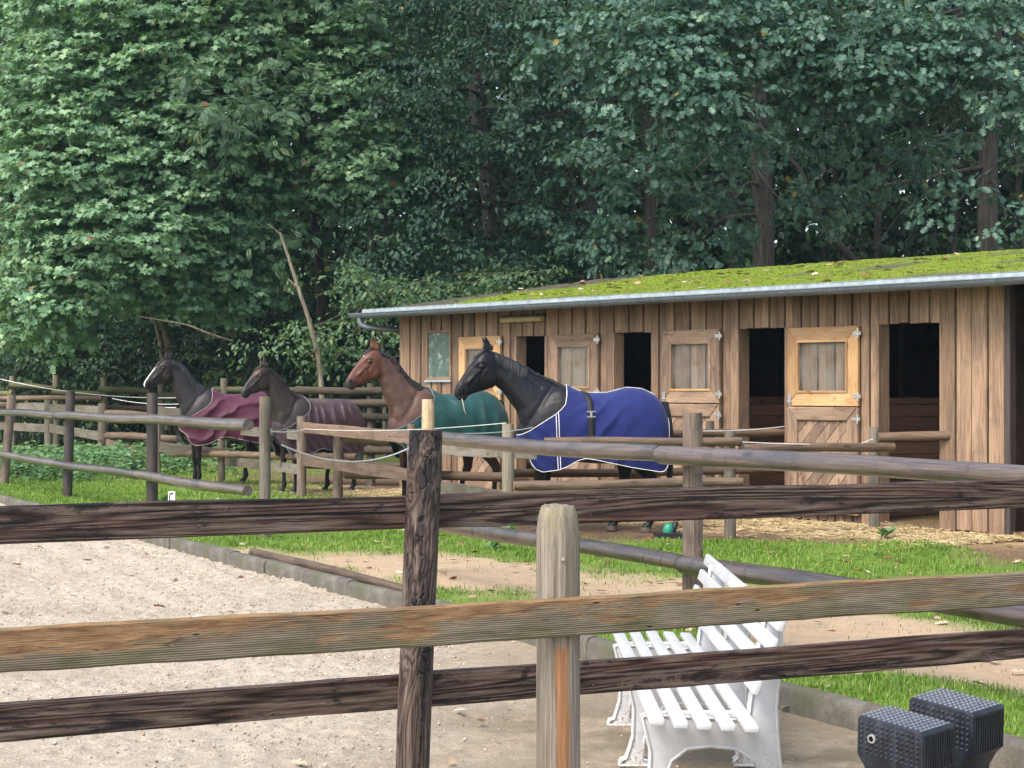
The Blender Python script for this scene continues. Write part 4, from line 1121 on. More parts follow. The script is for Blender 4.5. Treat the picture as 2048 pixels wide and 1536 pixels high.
# ------------------------------------------------------------------ two black jump blocks
def block_mat():
    t = NT('recycled_black_plastic'); v = t.coord('Object')
    n = t.noise(v, 26, 5, .7); s = t.noise(t.mapping(v,(60,60,5)), 1, 4, .7)
    c = t.ramp(n, [(.3,(.006,.008,.013)),(.6,(.022,.027,.040)),(.8,(.065,.077,.105))])
    c = t.mix(t.math('MULTIPLY', t.step(s, .52, .66), .5), c, (.055,.065,.085))
    t.bump(t.math('ADD', n, s), .5, .004)
    return t.fin(c, t.math('ADD', .22, t.math('MULTIPLY', s, .4)), .5)
M_STUD = flat('stud_glint_plastic', (.16,.175,.20), .3, .6, bumps=0)  # top studs paler than the block, their wet glint put into the colour
M_BLK = block_mat(); M_BLKG = flat('block_base_grey', (.16,.145,.125), .7, .3, nscale=20, var=.35)
def jump_block(name, label, loc, rz, L=.33, Wd=.225, H=.46):
    """studded top, waisted body"""
    root = empty(name, loc, rz, label, 'jump block'); root.rotation_euler = (Matrix.Rotation(R(7),3,'X') @ Matrix.Rotation(rz,3,'Z')).to_euler()
    prof = [(-L/2+.01,0),(L/2-.01,0),(L/2,.03),(L/2-.015,.10),(L/2-.055,.17),(L/2-.06,.22),(L/2-.03,.275),(L/2,.31),(L/2,H-.012),(L/2-.012,H),(-L/2+.012,H),(-L/2,H-.012),(-L/2,.31),(-L/2+.03,.275),(-L/2+.06,.22),(-L/2+.055,.17),(-L/2+.015,.10),(-L/2,.03)]
    m = MB(); m.prism(prof, -Wd/2, Wd/2); b = m.build('body', M_BLK, root, bevel=.006, seg=2, smooth=True)
    st = MB(); nx_, ny_ = 12, 8
    for i in range(nx_):
        for j in range(ny_):
            x = -L/2+.018 + (L-.036)*i/(nx_-1); y = -Wd/2+.016 + (Wd-.032)*j/(ny_-1)
            st.add([(x-.007,y-.007,H),(x+.007,y-.007,H),(x+.007,y+.007,H),(x-.007,y+.007,H),(x,y,H+.007)], [(0,1,4),(1,2,4),(2,3,4),(3,0,4)])
    s2 = MB()
    for sgn in (-1, 1):
        for i in range(12):
            for j in range(7):
                x = -L/2+.022 + (L-.044)*i/11; z = .325 + (H-.35)*j/6; y = sgn*Wd/2
                s2.add([(x-.006,y,z-.006),(x+.006,y,z-.006),(x+.006,y,z+.006),(x-.006,y,z+.006),(x,y+sgn*.006,z)], [(0,1,4),(1,2,4),(2,3,4),(3,0,4)])
    o = s2.build('side_studs', M_BLK, root); tag(o, kind='stuff')
    o = st.build('studs', M_STUD, root); tag(o, kind='stuff')
    rb = MB()
    for sgn in (-1, 1):
        for k in range(13):
            y = -Wd/2+.012 + (Wd-.024)*k/12
            rb.box(sgn*L/2-.004, sgn*L/2+.004, y-.004, y+.004, .31, H-.02)
    o = rb.build('ribs', M_BLK, root); tag(o, kind='stuff')
    m = MB(); m.tube([(-L*.26,-Wd/2-.001,.385),(-L*.26,-Wd/2-.008,.385)], .017, 16); o = m.build('socket', flat('socket_rim',(.42,.42,.40),.6), root, smooth=True)
    m = MB(); m.tube([(-L*.26,-Wd/2-.006,.385),(-L*.26,-Wd/2-.010,.385)], .010, 12); m.build('hole', M_NOSTRIL_, o)
    return root
M_NOSTRIL_ = flat('hole_dark', (.006,.006,.006), .9, .1, bumps=0)
bc = gp(1805, 7.05); bc2 = gp(1906, 7.38)
jump_block('jump_block', 'nearer and lower of the two studded black plastic jump blocks', (bc.x, bc.y, -.02), R(-50), .30, .185, .46)
jump_block('jump_block', 'farther and taller of the two studded black plastic jump blocks', (bc2.x, bc2.y, -.02), R(-50), .30, .20, .475)

# ------------------------------------------------------------------ arena letter, ground pole, trough
M_WHITE = flat('sign_white', (.75,.75,.72), .5, .4, bumps=0); M_INK = flat('sign_black', (.012,.012,.012), .5, .4, bumps=0)
sg = gp(344, 23.0); sign = empty('letter_marker', sg, R(-12), 'small white arena letter marker with a black C beside the fence', 'sign')
m = MB(); m.box(-.046,.046,-.012,.012,.16,.41); m.build('board', M_WHITE, sign, bevel=.003)
m = MB(); m.box(-.012,.012,.013,.035,-.1,.40); m.build('stake', W_POST, sign)
V = []; Fc = []; nn = 20
for i in range(nn+1):
    a = R(50) + R(260)*i/nn
    for r_ in (.046,.030):
        for y in (-.0125,-.0155): V.append((r_*.7*math.cos(a), y, .34 + r_*1.25*math.sin(a)))
for i in range(nn):
    b = i*4; Fc += [(b+1,b+5,b+7,b+3),(b,b+2,b+6,b+4),(b,b+4,b+5,b+1),(b+2,b+3,b+7,b+6)]
m = MB(); m.add(V, Fc); m.build('letter', M_INK, sign)
pole = empty('ground_pole', sq(6.0,.20), 0, 'brown wooden pole lying on the sand beside the arena kerb', 'pole')
log(pole, sq(9.0,.17,.105), sq(5.15,.135,.105), .043, W_LOGB, name='pole_log', n=16)
tr_ = gp(1336, 20.95)
tro = empty('salt_lick_tray', tr_, R(8), 'small black tray with a green holder at the hind hooves of the black horse', 'tray')
m = MB(); m.prism([(-.13,.0),(.13,.0),(.155,.07),(-.155,.07)], -.10, .10); m.build('tray', M_BLACKP, tro, bevel=.01)
M_GRN = flat('green_plastic', (.02,.26,.16), .35, .5)
m = MB(); m.tube([(.0,0,.07),(.0,0,.10),(.01,0,.15),(.01,0,.17)], [.055,.058,.05,.03], 12); m.build('holder', M_GRN, tro, smooth=True)
m = MB(); m.tube([(.06,.02,.07),(.09,.02,.17),(.10,.02,.19)], [.03,.035,.02], 10); m.build('lid', M_BLACKP, tro, smooth=True)
# ------------------------------------------------------------------ the wood
def leaf_template(kind):
    """V (n,3) with x across, y to the tip, z off the blade; quads/tris"""
    def fan(half, fold=.12, c=(0,.42)):
        out = half + [(-x, y) for x, y in half[::-1] if abs(x) > 1e-6]
        if abs(half[0][0]) > 1e-6: pass
        V = [(c[0], c[1], -fold*.6)] + [(x, y, fold*abs(x) - .10*y*y) for x, y in out]
        n = len(out); return np.array(V), np.array([(0, 1+i, 1+(i+1)%n) for i in range(n)])
    if kind == 'maple': return fan([(0,0),(.30,-.10),(.62,.08),(.40,.28),(.78,.62),(.27,.60),(0,1.05)])
    if kind == 'oak': return fan([(0,0),(.10,.14),(.36,.24),(.15,.38),(.50,.56),(.18,.64),(.32,.88),(0,1.05)], .10, (0,.5))
    if kind == 'simple':
        V = np.array([(0,0,0),(.27,.32,.05),(.22,.66,.02),(0,1,-.14),(-.22,.66,.02),(-.27,.32,.05),(0,.5,-.05)])
        return V, np.array([(0,1,6),(1,2,6),(2,3,6),(3,4,6),(4,5,6),(5,0,6)])
    if kind == 'plain':
        return np.array([(0,0,0),(.34,.45,.06),(0,1,-.12),(-.34,.45,.06)]), np.array([(0,1,2),(0,2,3)])
    if kind == 'pinnate':
        V = []; T = []
        for k in range(7):
            for sg in (1,-1):
                y = .12+.125*k; b = len(V); L = .34*(1-.25*abs(k-3)/3)
                d = np.array([sg*.86, .5]); e = np.array([-.5*sg, .86])*.055*np.array([1,1])
                o = np.array([0,y]); dz = -.05*L
                V += [(*o, 0), (*(o+d*L*.5+e), .0), (*(o+d*L), dz*2), (*(o+d*L*.5-e), .0)]
                T += [(b,b+1,b+2),(b,b+2,b+3)]
        b = len(V); V += [(0,.95,0),(.055,1.1,0),(0,1.3,-.04),(-.055,1.1,0)]; T += [(b,b+1,b+2),(b,b+2,b+3)]
        return np.array(V), np.array(T)
TPL = {k: leaf_template(k) for k in ('maple','oak','simple','plain','pinnate')}
def nrm(a): return a/(np.linalg.norm(a, axis=-1, keepdims=True)+1e-9)
def leaf_mesh(name, kind, P, D, Nn, S, tone):
    """place leaves: position, tip direction, normal, size"""
    V, T = TPL[kind]; D = nrm(D); Xa = nrm(np.cross(D, Nn)); Za = np.cross(Xa, D)
    n, m = len(P), len(V)
    W = P[:,None,:] + S[:,None,None]*(V[None,:,0:1]*Xa[:,None,:] + (V[None,:,1:2])*D[:,None,:] + V[None,:,2:3]*Za[:,None,:])
    Fc = (np.arange(n)[:,None,None]*m + T[None]).reshape(-1,3)
    return mesh_np(name, W.reshape(-1,3), Fc, False, {'tone': np.repeat(tone, m)})
def leaf_mat(name, stops, transl=.30, rough=.50, spec=.45):
    t = NT(name); c = t.ramp(t.attr('tone'), stops)
    tr = t.new('ShaderNodeBsdfTranslucent'); t.set(tr.inputs['Color'], t.mix(1, c, (1.2,1.25,.55), 'MULTIPLY'))
    mx = t.new('ShaderNodeMixShader'); mx.inputs[0].default_value = transl
    t.fin(c, rough, spec)
    t.l.new(t.p.outputs[0], mx.inputs[1]); t.l.new(tr.outputs[0], mx.inputs[2]); t.l.new(mx.outputs[0], t.out.inputs[0])
    return t.m
def sprays(rng, C, O, nl, L, size, droop=.3, flat_=.5, spread=.55, up=.7):
    """C spray roots, O outward unit vectors -> leaf arrays"""
    k = len(C); O = nrm(O)
    idx = np.repeat(np.arange(k), nl); n = len(idx)
    u = rng.uniform(.0, 1, n)**.8
    Lk = np.repeat(L*rng.uniform(.7,1.25,k), nl)
    o = O[idx]
    side = nrm(np.cross(o, np.array([0,0,1.]) + .001)); sv = rng.uniform(-1,1,n)
    w = spread*Lk*(1-.55*u)
    P = C[idx] + o*(u*Lk)[:,None] + side*(sv*w)[:,None] + np.array([0,0,-1.])*(droop*Lk*u**1.7)[:,None] + rng.normal(0,1,(n,3))*(Lk*.10)[:,None]*np.array([1,1,flat_])
    D = o*.55 + side*(sv*.9)[:,None] + np.array([0,0,-.55])*(.4+u[:,None]) + rng.normal(0,.35,(n,3))
    Nn = np.array([0,0,up]) + o*.35 + rng.normal(0,.32,(n,3))
    S = size*rng.uniform(.5,1.35,n)
    return P, D, Nn, S
def shell(rng, c, r, n, inner=.45):
    """points in an ellipsoid, more towards its skin, with outward vectors"""
    v = nrm(rng.normal(0,1,(n,3))); rad = rng.uniform(inner**2, 1, n)**.5
    P = np.array(c) + v*rad[:,None]*np.array(r)
    return P, v*np.array([1,1,.45])/1.0
def bark(name, c0, c1, c2, moss=None):
    t = NT(name); v = t.coord('Object')
    f = t.noise(t.mapping(v,(16,16,2.2)), 1, 6, .68, .3); g = t.noise(v, 2.2, 5)
    c = t.ramp(f, [(.33,c0),(.52,c1),(.72,c2)])
    if moss: c = t.mix(t.math('MULTIPLY', t.step(g,.45,.62), .6), c, moss)
    t.bump(f, .8, .03); return t.fin(c, .85, .2)
M_BARKD = bark('bark_dark', (.014,.012,.011), (.038,.034,.030), (.07,.064,.056))
M_BARKB = bark('bark_brown', (.028,.025,.021), (.068,.061,.052), (.12,.11,.094))
M_BARKG = bark('bark_grey_green', (.05,.045,.032), (.125,.115,.085), (.22,.20,.15), (.10,.11,.05))
M_BARKP = bark('bark_pale', (.07,.06,.042), (.19,.165,.12), (.32,.29,.22))
def stem(path, r0, r1, n=10, sub=4, wob=.0):
    A = cr_pts(path, sub); m = MB()
    k = len(A); rad = [(r0 + (r1-r0)*(i/(k-1))**.85) for i in range(k)]
    rad[0] *= 1.25
    m.tube([Vector(a) + Vector((random.uniform(-wob,wob), random.uniform(-wob,wob), 0)) for a in A], rad, n)
    return m
def cr_pts(P, sub):
    A = np.asarray([tuple(p) for p in P], float); out = []
    for i in range(len(A)-1):
        p0, p1, p2, p3 = A[max(i-1,0)], A[i], A[i+1], A[min(i+2,len(A)-1)]
        for k in range(sub):
            t = k/sub; out.append(.5*((2*p1) + (-p0+p2)*t + (2*p0-5*p1+4*p2-p3)*t*t + (-p0+3*p1-3*p2+p3)*t**3))
    out.append(A[-1]); return out
class Tree:
    def __init__(s, name, base, label, cat='tree', group=None):
        s.root = empty(name, base, 0, label, cat, group); s.base = Vector(base); s.m = MB(); s.leaf = []
    def limb(s, path, r0, r1, n=9, sub=4):
        t = stem([Vector(p) - s.base for p in path], r0, r1, n, sub); k = len(s.m.v); s.m.v += t.v; s.m.f += [tuple(i+k for i in f) for f in t.f]
    def foliage(s, arr, tone): s.leaf.append((*arr, tone))
    def done(s, bark_, kind=None, mat=None):
        if s.m.v: s.m.build('trunk', bark_, s.root, smooth=True)
        if s.leaf:
            P = np.concatenate([l[0] for l in s.leaf]) - np.array(s.base); D = np.concatenate([l[1] for l in s.leaf]); Nn = np.concatenate([l[2] for l in s.leaf]); S = np.concatenate([l[3] for l in s.leaf]); T = np.concatenate([l[4] for l in s.leaf])
            obj('crown', leaf_mesh('crown', kind, P, D, Nn, S, T), mat, s.root)
        return s.root
fr = np.random.default_rng(17)
TRUNK_GAPS = [(1522,55,130,235),(1524,58,300,420),(1530,60,440,540),(1975,55,235,330),(1975,55,380,520),(958,60,150,235),(976,60,310,470),(1298,42,240,320),(1300,42,390,500),(628,48,400,600),(604,40,190,330),(1150,36,330,420)]
TOCAM = np.array([.05,-1.,.25])
def grow(tree, blobs, per_m2, nl, L, size, droop, flat_=.5, tone=(.5,.2), limb_from=None, limb_r=.035, outmix=.5, up=.7, spread=.55):
    for (px, py, d, rx, ry, rz) in blobs:
        c = np.array(at(px, py, d)); n = max(6, int(per_m2*rx*rz*3.1))
        P, O = shell(fr, c, (rx, ry, rz), n)
        O = nrm(O)*(1-outmix) + TOCAM*outmix*fr.uniform(0,1,(n,1)) + fr.normal(0,.25,(n,3))*np.array([1,1,.4])
        sx = P[:,0]/P[:,1]*F + 1024; sy_ = 778 - (P[:,2]-CAM_H)/P[:,1]*F          # leave the stout trunks partly open to view
        op = np.zeros(n, bool)
        for a, w_, y0, y1 in TRUNK_GAPS: op |= (np.abs(sx-a) < w_) & (sy_ > y0) & (sy_ < y1)
        ok = ~op | (fr.uniform(0,1,n) < .12); P, O = P[ok], O[ok]; n = len(P)
        if n == 0: continue
        arr = sprays(fr, P, O, nl, L, size, droop, flat_, spread, up)
        rt = fr.normal(0, .6, n)
        tn = np.clip(tone[0] + tone[1]*(.55*np.repeat(rt, nl) + fr.normal(0,.7,n*nl)), 0, .97)
        tn = np.where(fr.uniform(0,1,len(tn)) < .0025, 1.0, tn)
        tree.foliage(arr, tn)
        if limb_from is not None:
            a = Vector(limb_from(px, py)); b = Vector(c)
            mid = a.lerp(b, .5) + Vector((fr.uniform(-.3,.3), fr.uniform(-.3,.3), fr.uniform(-.1,.35)))
            tree.limb([a, mid, b, b + (b-a).normalized()*.6*rx], limb_r*fr.uniform(.8,1.4), .008, 7, 4)

# --- leaf colours (base colour by leaf, the light does the rest)
L_MAPLE = leaf_mat('leaf_maple', [(0,(.055,.125,.076)),(.4,(.120,.240,.135)),(.75,(.205,.350,.195)),(.97,(.28,.42,.21)),(1,(.26,.12,.06))])
L_OAK = leaf_mat('leaf_oak', [(0,(.032,.080,.062)),(.45,(.066,.148,.108)),(.8,(.120,.230,.165)),(.97,(.175,.285,.175)),(1,(.32,.25,.07))], rough=.45)
L_HORN = leaf_mat('leaf_hornbeam', [(0,(.020,.054,.042)),(.5,(.044,.105,.070)),(.85,(.090,.175,.090)),(.97,(.13,.205,.08)),(1,(.32,.20,.06))])
L_ROWAN = leaf_mat('leaf_rowan', [(0,(.045,.10,.06)),(.5,(.085,.165,.10)),(.95,(.14,.23,.13)),(1,(.3,.3,.08))], rough=.48)
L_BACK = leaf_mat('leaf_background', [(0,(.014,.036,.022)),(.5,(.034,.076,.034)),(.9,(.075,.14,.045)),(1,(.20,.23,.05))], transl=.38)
L_SHRUB = leaf_mat('leaf_shrub', [(0,(.014,.038,.020)),(.5,(.036,.084,.036)),(.95,(.10,.185,.065)),(1,(.26,.27,.07))])
L_NETTLE = leaf_mat('leaf_nettle', [(0,(.055,.13,.055)),(.5,(.12,.235,.10)),(.95,(.20,.33,.15)),(1,(.3,.3,.1))])

# --- maple on the left
mb = gp(356, 50)
T = Tree('maple_tree', mb, 'pale green maple with large lobed leaves leaning in from the left')
fork = at(300, 600, 48.5)
T.limb([mb, at(338,690,49.4), fork, at(262,520,48), at(250,380,47.5), at(270,200,47.5), at(300,0,47.5), at(320,-120,47.5)], .17, .05, 12, 6)
T.limb([gp(338,49.7), at(322,690,49.3), at(290,600,48.4), at(215,480,47.6), at(190,330,47)], .09, .03, 10, 6)
def mf(px, py):
    return at(np.interp(py,[-100,200,380,520,600],[310,270,250,262,300]), min(py+60, 600), 47.8)
grow(T, [(130,585,44.6,1.4,1.4,.7),(230,480,44.6,2.2,1.7,1.1),(180,330,45,2.3,1.8,1.4),(120,440,45.2,1.4,1.3,1.1),(150,190,45.8,2.2,1.8,1.4),(300,90,46,2.4,2,1.5),(400,290,45.6,2.4,1.8,1.6),(470,140,46.4,2.2,1.8,1.5),
    (520,420,46.6,1.9,1.5,1.2),(400,575,46.2,1.5,1.4,.7),(330,430,45.4,2.0,1.6,1.3),(640,90,46.8,1.8,1.5,1.4),(700,240,45.8,1.4,1.3,1.1),(740,330,45.4,1.1,1.0,.7),(440,540,46.4,1.6,1.4,.9),(180,20,47,2.4,2,1.4),(480,-40,47,2.6,2,1.4),(60,560,45.8,.8,1,.9),(90,660,45,.9,1,.45)],
    36, 23, .56, .122, .35, tone=(.56,.28), limb_from=mf, limb_r=.045)
T.done(M_BARKP, 'maple', L_MAPLE)
# --- rowan with feathered leaves in the middle
rb_ = gp(650, 49.5)
T = Tree('rowan_tree', rb_, 'slim rowan with feathered leaves beside the maple')
T.limb([rb_, at(640,560,49.3), at(628,430,49), at(622,340,49), at(605,240,48.8), at(588,150,48.8), at(583,20,48.8)], .15, .045, 12, 6)
T.limb([at(612,260,48.9), at(580,215,48.2), at(545,195,47.6), at(500,170,46.6), at(440,150,45.4)], .055, .012, 8, 5)
T.limb([at(600,205,48.8), at(612,120,48.6), at(620,40,48.4), at(640,-60,48.4)], .06, .02, 8, 5)
grow(T, [(440,190,43.6,1.0,.9,.75),(520,230,44,.95,.9,.6),(570,160,44.6,.8,.8,.5),(560,470,45.2,.9,.8,.5),(600,410,45.4,.8,.7,.5),(620,520,45.6,.8,.7,.45),(470,270,44,.7,.7,.4),(560,20,46,1.2,1,.7),(660,10,46,1,.9,.6)],
    15, 11, .55, .23, .4, tone=(.6,.25), up=.6, limb_from=lambda px,py: at(610, min(py+40,480), 48.6), limb_r=.02)
T.done(M_BARKB, 'pinnate', L_ROWAN)
# --- hornbeam: level, drooping tiers
hb = gp(992, 53)
T = Tree('hornbeam_tree', hb, 'dark hornbeam with level drooping tiers of small leaves in the middle of the wood')
T.limb([hb, at(985,470,53), at(972,350,53), at(955,220,53), at(948,110,53), at(945,-60,53)], .30, .18, 14, 5)
blobs = []
for py, pa, pb in ((20,720,1120),(95,700,1080),(165,760,1180),(235,700,1120),(300,780,1230),(365,720,1180),(425,700,1250),(485,760,1330),(540,720,1250),(590,760,1120)):
    for k in range(4):
        px = pa + (pb-pa)*(k+.5)/4 + fr.uniform(-40,40); blobs.append((px, py+fr.uniform(-22,22), fr.uniform(44,50), fr.uniform(1.0,1.6), 1.1, fr.uniform(.16,.30)))
grow(T, blobs, 58, 17, .75, .135, .55, .25, tone=(.45,.24), up=.9, limb_from=lambda px,py: at(np.interp(py,[0,200,480],[945,955,990]), py-25, 53), limb_r=.04, outmix=.35)
T.done(bark('bark_hornbeam', (.024,.022,.020), (.062,.056,.052), (.11,.10,.094)), 'simple', L_HORN)
hb2 = gp(770, 46)
T = Tree('hornbeam_tree', hb2, 'young hornbeam whose lowest light green sprays hang beside the stable gutter')
T.limb([hb2, at(765,700,46), at(742,600,45.6), at(735,520,45.4)], .06, .03, 8, 5)
grow(T, [(690,560,41,.9,.8,.14),(640,590,41.5,.6,.7,.12),(760,590,41,.9,.8,.14),(620,655,41.5,.7,.7,.12),(720,660,41,.95,.8,.13),(560,680,42,.8,.8,.14),(680,705,42.5,.8,.8,.14),(840,565,42,.9,.8,.14),(910,590,43,.8,.8,.12),(980,560,43.5,.9,.8,.16),(1060,545,44,.9,.8,.16),(650,520,43,.8,.7,.14)],
    62, 16, .62, .125, .6, .22, tone=(.88,.14), up=.95, limb_from=lambda px,py: at(742, 600, 45.5), limb_r=.022, outmix=.4)
T.done(M_BARKG, 'simple', L_HORN)
# --- red oaks on the right
def oak(base_px, d, path, r0, label, blobs, trunk_px, per=12, size=.23):
    b = gp(base_px, d); T = Tree('oak_tree', b, label)
    T.limb([b] + [at(px, py, d) for px, py in path], r0, r0*.72, 14, 5)
    grow(T, blobs, per*2.0, 16, .58, size*.66, .35, tone=(.5,.26), limb_from=lambda px,py: at(trunk_px, py-60, d), limb_r=.045, up=.6)
    return T.done(M_BARKB, 'oak', L_OAK)
oak(1530, 43, [(1527,500),(1522,330),(1512,150),(1500,-80)], .27, 'stout red oak rising behind the middle of the mossy roof',
    [(1130,60,37,1.0,.9,.45),(1250,50,36.5,1.2,1,.6),(1330,110,36,1.2,1,.7),(1300,200,36,1.0,.9,.6),(1400,190,36,1.2,1,.6),(1440,70,36.5,1.3,1,.8),(1390,20,37,1.4,1,.6),(1540,60,37,1.2,1,.7),(1590,120,37,1.0,.9,.7),(1480,270,37,.8,.8,.4),
     (1390,340,40,1.0,.9,.5),(1280,400,41,1.0,.9,.5),(1450,430,40.5,.9,.9,.4),(1560,290,40,.9,.9,.35),(1240,470,41,.9,.9,.4),(1400,490,40.5,.9,.8,.35),(1200,330,40.5,.9,.9,.4),(1250,280,40,.9,.9,.4),(1560,400,40,.9,.9,.3)], 1515)
oak(1978, 43, [(1975,480),(1976,330),(1984,180),(1990,-80)], .25, 'tall red oak at the right edge of the picture behind the roof',
    [(1680,60,36.5,1.2,1,.7),(1740,140,36.5,1.2,1,.7),(1640,140,37,1.0,1,.7),(1820,90,36.8,1.2,1,.7),(1900,130,36.5,1.1,1,.6),(1990,60,36.5,1.2,1,.7),(2040,170,36,1.0,1,.6),(1800,190,38,1.0,.9,.4),(1900,40,38,1.4,1,.6),(1960,220,37,.9,.9,.45),
     (1920,400,37,.55,.6,.35),(2010,420,36.5,.7,.7,.45),(2030,310,36.5,.7,.7,.35),(1780,330,39.5,.8,.8,.35),(1700,240,39,.9,.8,.35),(1650,390,40.5,.8,.8,.3),(1860,300,40,.8,.8,.3)], 1984)
oak(1302, 47, [(1300,440),(1296,300),(1290,180),(1285,-60)], .17, 'thinner oak trunk between the hornbeam and the stout oak', [(1180,140,45,1.2,1,.6),(1100,230,45,1.2,1,.5),(1330,280,45.5,1.2,1,.5),(1200,20,45,1.6,1.2,.8),(1120,430,46,1.1,1,.4),(1340,540,45,1.1,1,.35)], 1296, per=14, size=.20)
# --- added crown, unseen above the view, placed to keep skylight off the wood
b = gp(1180, 50); T = Tree('shade_canopy', b, 'tall added tree whose unseen crown overhead shades the wood')
T.limb([b, at(1178,400,50), at(1172,150,50), at(1170,-150,50), at(1165,-500,50)], .26, .12, 12, 5)
n = 620; C = np.stack([fr.uniform(-9,14,n), fr.uniform(34,52,n), fr.uniform(11.5,16.5,n)],1)
C[:,2] += np.clip(C[:,1]-42, 0, 20)*.12
C = C[C[:,2] > CAM_H + C[:,1]*.214]; O = fr.normal(0,1,(len(C),3))*np.array([1,1,.2]); n = len(C)
T.foliage(sprays(fr, C, O, 14, 1.3, .40, .2), np.clip(fr.normal(.45,.2,n*14),0,.97))
for k in range(8):
    T.limb([at(1172,-100-40*k,50), Vector((fr.uniform(-7,12), fr.uniform(38,48), 13+.3*k))], .07, .03, 7, 4)
T.done(M_BARKD, 'simple', L_HORN)
# --- trunks further in
proto = None
def inner_tree(px, d, r, lean, k):
    global proto
    b = gp(px, d)
    labs = ['dark trunk deep in the wood, %s' % w for w in ('far left beside the maple','left of the rowan','right of the rowan','just left of the hornbeam','right of the hornbeam','left of the thinner oak','between the thinner and the stout oak','thin stem left of the stout oak','just right of the stout oak','forked stem above the roof ridge','slanting stem above the roof','thin stem between the two stout oaks','paired stem left of the right-hand oak','behind the right-hand oak')]
    root = empty('forest_tree', b, 0, labs[k], 'tree', 'trees deep in the wood')
    m = stem([Vector((0,0,-.2)), Vector((lean*2,0,4)), Vector((lean*5,.2,8)), Vector((lean*8,0,13)), Vector((lean*10,0,17))], r, r*.5, 9, 4)
    m.build('trunk', M_BARKD, root, smooth=True)
    if proto is None:
        P = []; 
        n = 150; C = np.stack([fr.normal(0,1.6,n), fr.normal(0,1.3,n), fr.uniform(4.5,16,n)],1)
        O = nrm(np.stack([C[:,0], C[:,1]-.5, np.zeros(n)],1)) + fr.normal(0,.3,(n,3))
        arr = sprays(fr, C, O, 14, .9, .23, .35)
        proto = leaf_mesh('crown', 'simple', *arr, np.clip(fr.normal(.42,.2,n*14),0,.98))
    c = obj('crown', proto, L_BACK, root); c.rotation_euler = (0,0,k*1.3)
for k, (px, d, r, ln) in enumerate(((120,55,.13,.02),(470,56,.15,-.02),(735,55,.14,.03),(880,57,.12,0),(1090,56,.15,.02),(1155,55,.11,-.02),(1385,57,.16,.02),(1468,52,.16,0),(1640,58,.13,.04),(1700,56,.12,-.08),(1745,54,.14,.05),(1830,60,.11,0),(1905,54,.15,.02),(2040,56,.15,0))):
    inner_tree(px, d, r, ln, k)
# bowed bare branch above the ridge
T = Tree('fallen_branch', gp(1700,47), 'bowed dark bare branch sweeping up above the roof ridge', 'branch')
T.limb([at(1720,530,45), at(1690,500,45), at(1650,455,45), at(1625,400,45), at(1600,340,45.5), at(1560,300,46)], .11, .04, 9, 5)
T.limb([at(1700,498,44.5), at(1760,478,44), at(1790,440,44), at(1830,395,44)], .022, .008, 6, 5)
T.done(M_BARKD)
# pale dead stems on the left
T = Tree('dead_tree', gp(650,40.6), 'pale thin dead trunk leaning left behind the dark purple rug', 'dead tree')
T.limb([gp(650,40.6), at(640,740,40.6), at(622,655,40.5), at(598,580,40.5), at(572,500,40.6), at(560,465,40.6)], .072, .026, 10, 5)
T.limb([at(592,572,40.5), at(575,556,40.5)], .02, .008, 6, 3); T.limb([at(562,470,40.6), at(545,455,40.6), at(530,445,40.6)], .014, .005, 6, 3)
T.done(M_BARKP)
T = Tree('dead_branch', gp(470,44), 'pale bare broken branch in front of the dark undergrowth on the left', 'branch')
T.limb([at(272,632,44), at(320,640,44), at(375,650,43.8), at(420,668,43.8), at(465,682,44.2)], .012, .03, 8, 5)
T.done(M_BARKP)
# --- undergrowth: single shrubs along the edge of the wood
shr = [(30,700,50,1.3,1.0,'far left behind the mossy rails'),(110,690,50.5,1.3,1.1,'behind the tallest rail post on the left'),(200,705,50,1.3,1.0,'behind the nettles on the left'),(285,720,50,1.1,.9,'left of the maple stem'),(400,715,49.5,1.3,.9,'above the magenta rug'),(455,745,48.5,.9,.6,'light one just above the magenta rug'),(505,690,50,1.2,1.1,'behind the ears of the dark purple rugged horse'),(570,735,48,.9,.7,'left of the dead trunk'),(590,650,50.5,1.3,1.2,'left of the rowan trunk'),(700,740,48,.9,.8,'right of the dead trunk'),(760,690,49,1.1,1.2,'beside the stable end'),(700,620,51,1.4,1.3,'dark one beside the rowan trunk'),(430,640,51.5,1.6,1.4,'dark one under the maple'),(60,600,52.5,1.5,2.2,'tall bluish one at the left edge'),(20,450,53,1.3,2.2,'highest one at the left edge'),(840,640,48,1.2,1.2,'above the far gutter end'),(180,620,52,1.8,1.2,'dark one beneath the maple crown'),(330,660,51.5,1.5,1.3,'dark one between the maple stems')]
for i, (px, py, d, rx, rz, w) in enumerate(shr):
    b = gp(px, d); T = Tree('shrub', b, 'shrub at the edge of the wood, ' + w, 'shrub', 'shrubs at the edge of the wood')
    c = np.array(at(px, py, d)); lim = c[2]
    for k in range(3): T.limb([b + Vector((fr.uniform(-.2,.2),0,0)), b.lerp(Vector(c), .6) + Vector((fr.uniform(-.4,.4),0,0)), Vector(c) + Vector((fr.uniform(-.8,.8)*rx,0,fr.uniform(-.2,.6)*rz))], .03, .01, 6, 3)
    n = int(46*rx*rz) + 20
    P, O = shell(fr, c, (rx*1.15, .8, rz*1.15), n, .3)
    low = np.stack([fr.uniform(-rx,rx,n//2)+c[0], fr.uniform(-.5,.5,n//2)+c[1], fr.uniform(.1, max(.4,lim), n//2)],1)
    P = np.concatenate([P, low]); O = np.concatenate([O, fr.normal(0,1,(n//2,3))]) + TOCAM*.5
    P[:,2] = np.maximum(P[:,2], .1)
    arr = sprays(fr, P, O, 15, .42, .145, .3, .7)
    lt = .8 if 'light' in w else (.22 if 'dark' in w else .42)
    T.foliage(arr, np.clip(fr.normal(lt,.2,len(P)*15),0,.98))
    T.done(M_BARKD, 'simple', L_SHRUB)
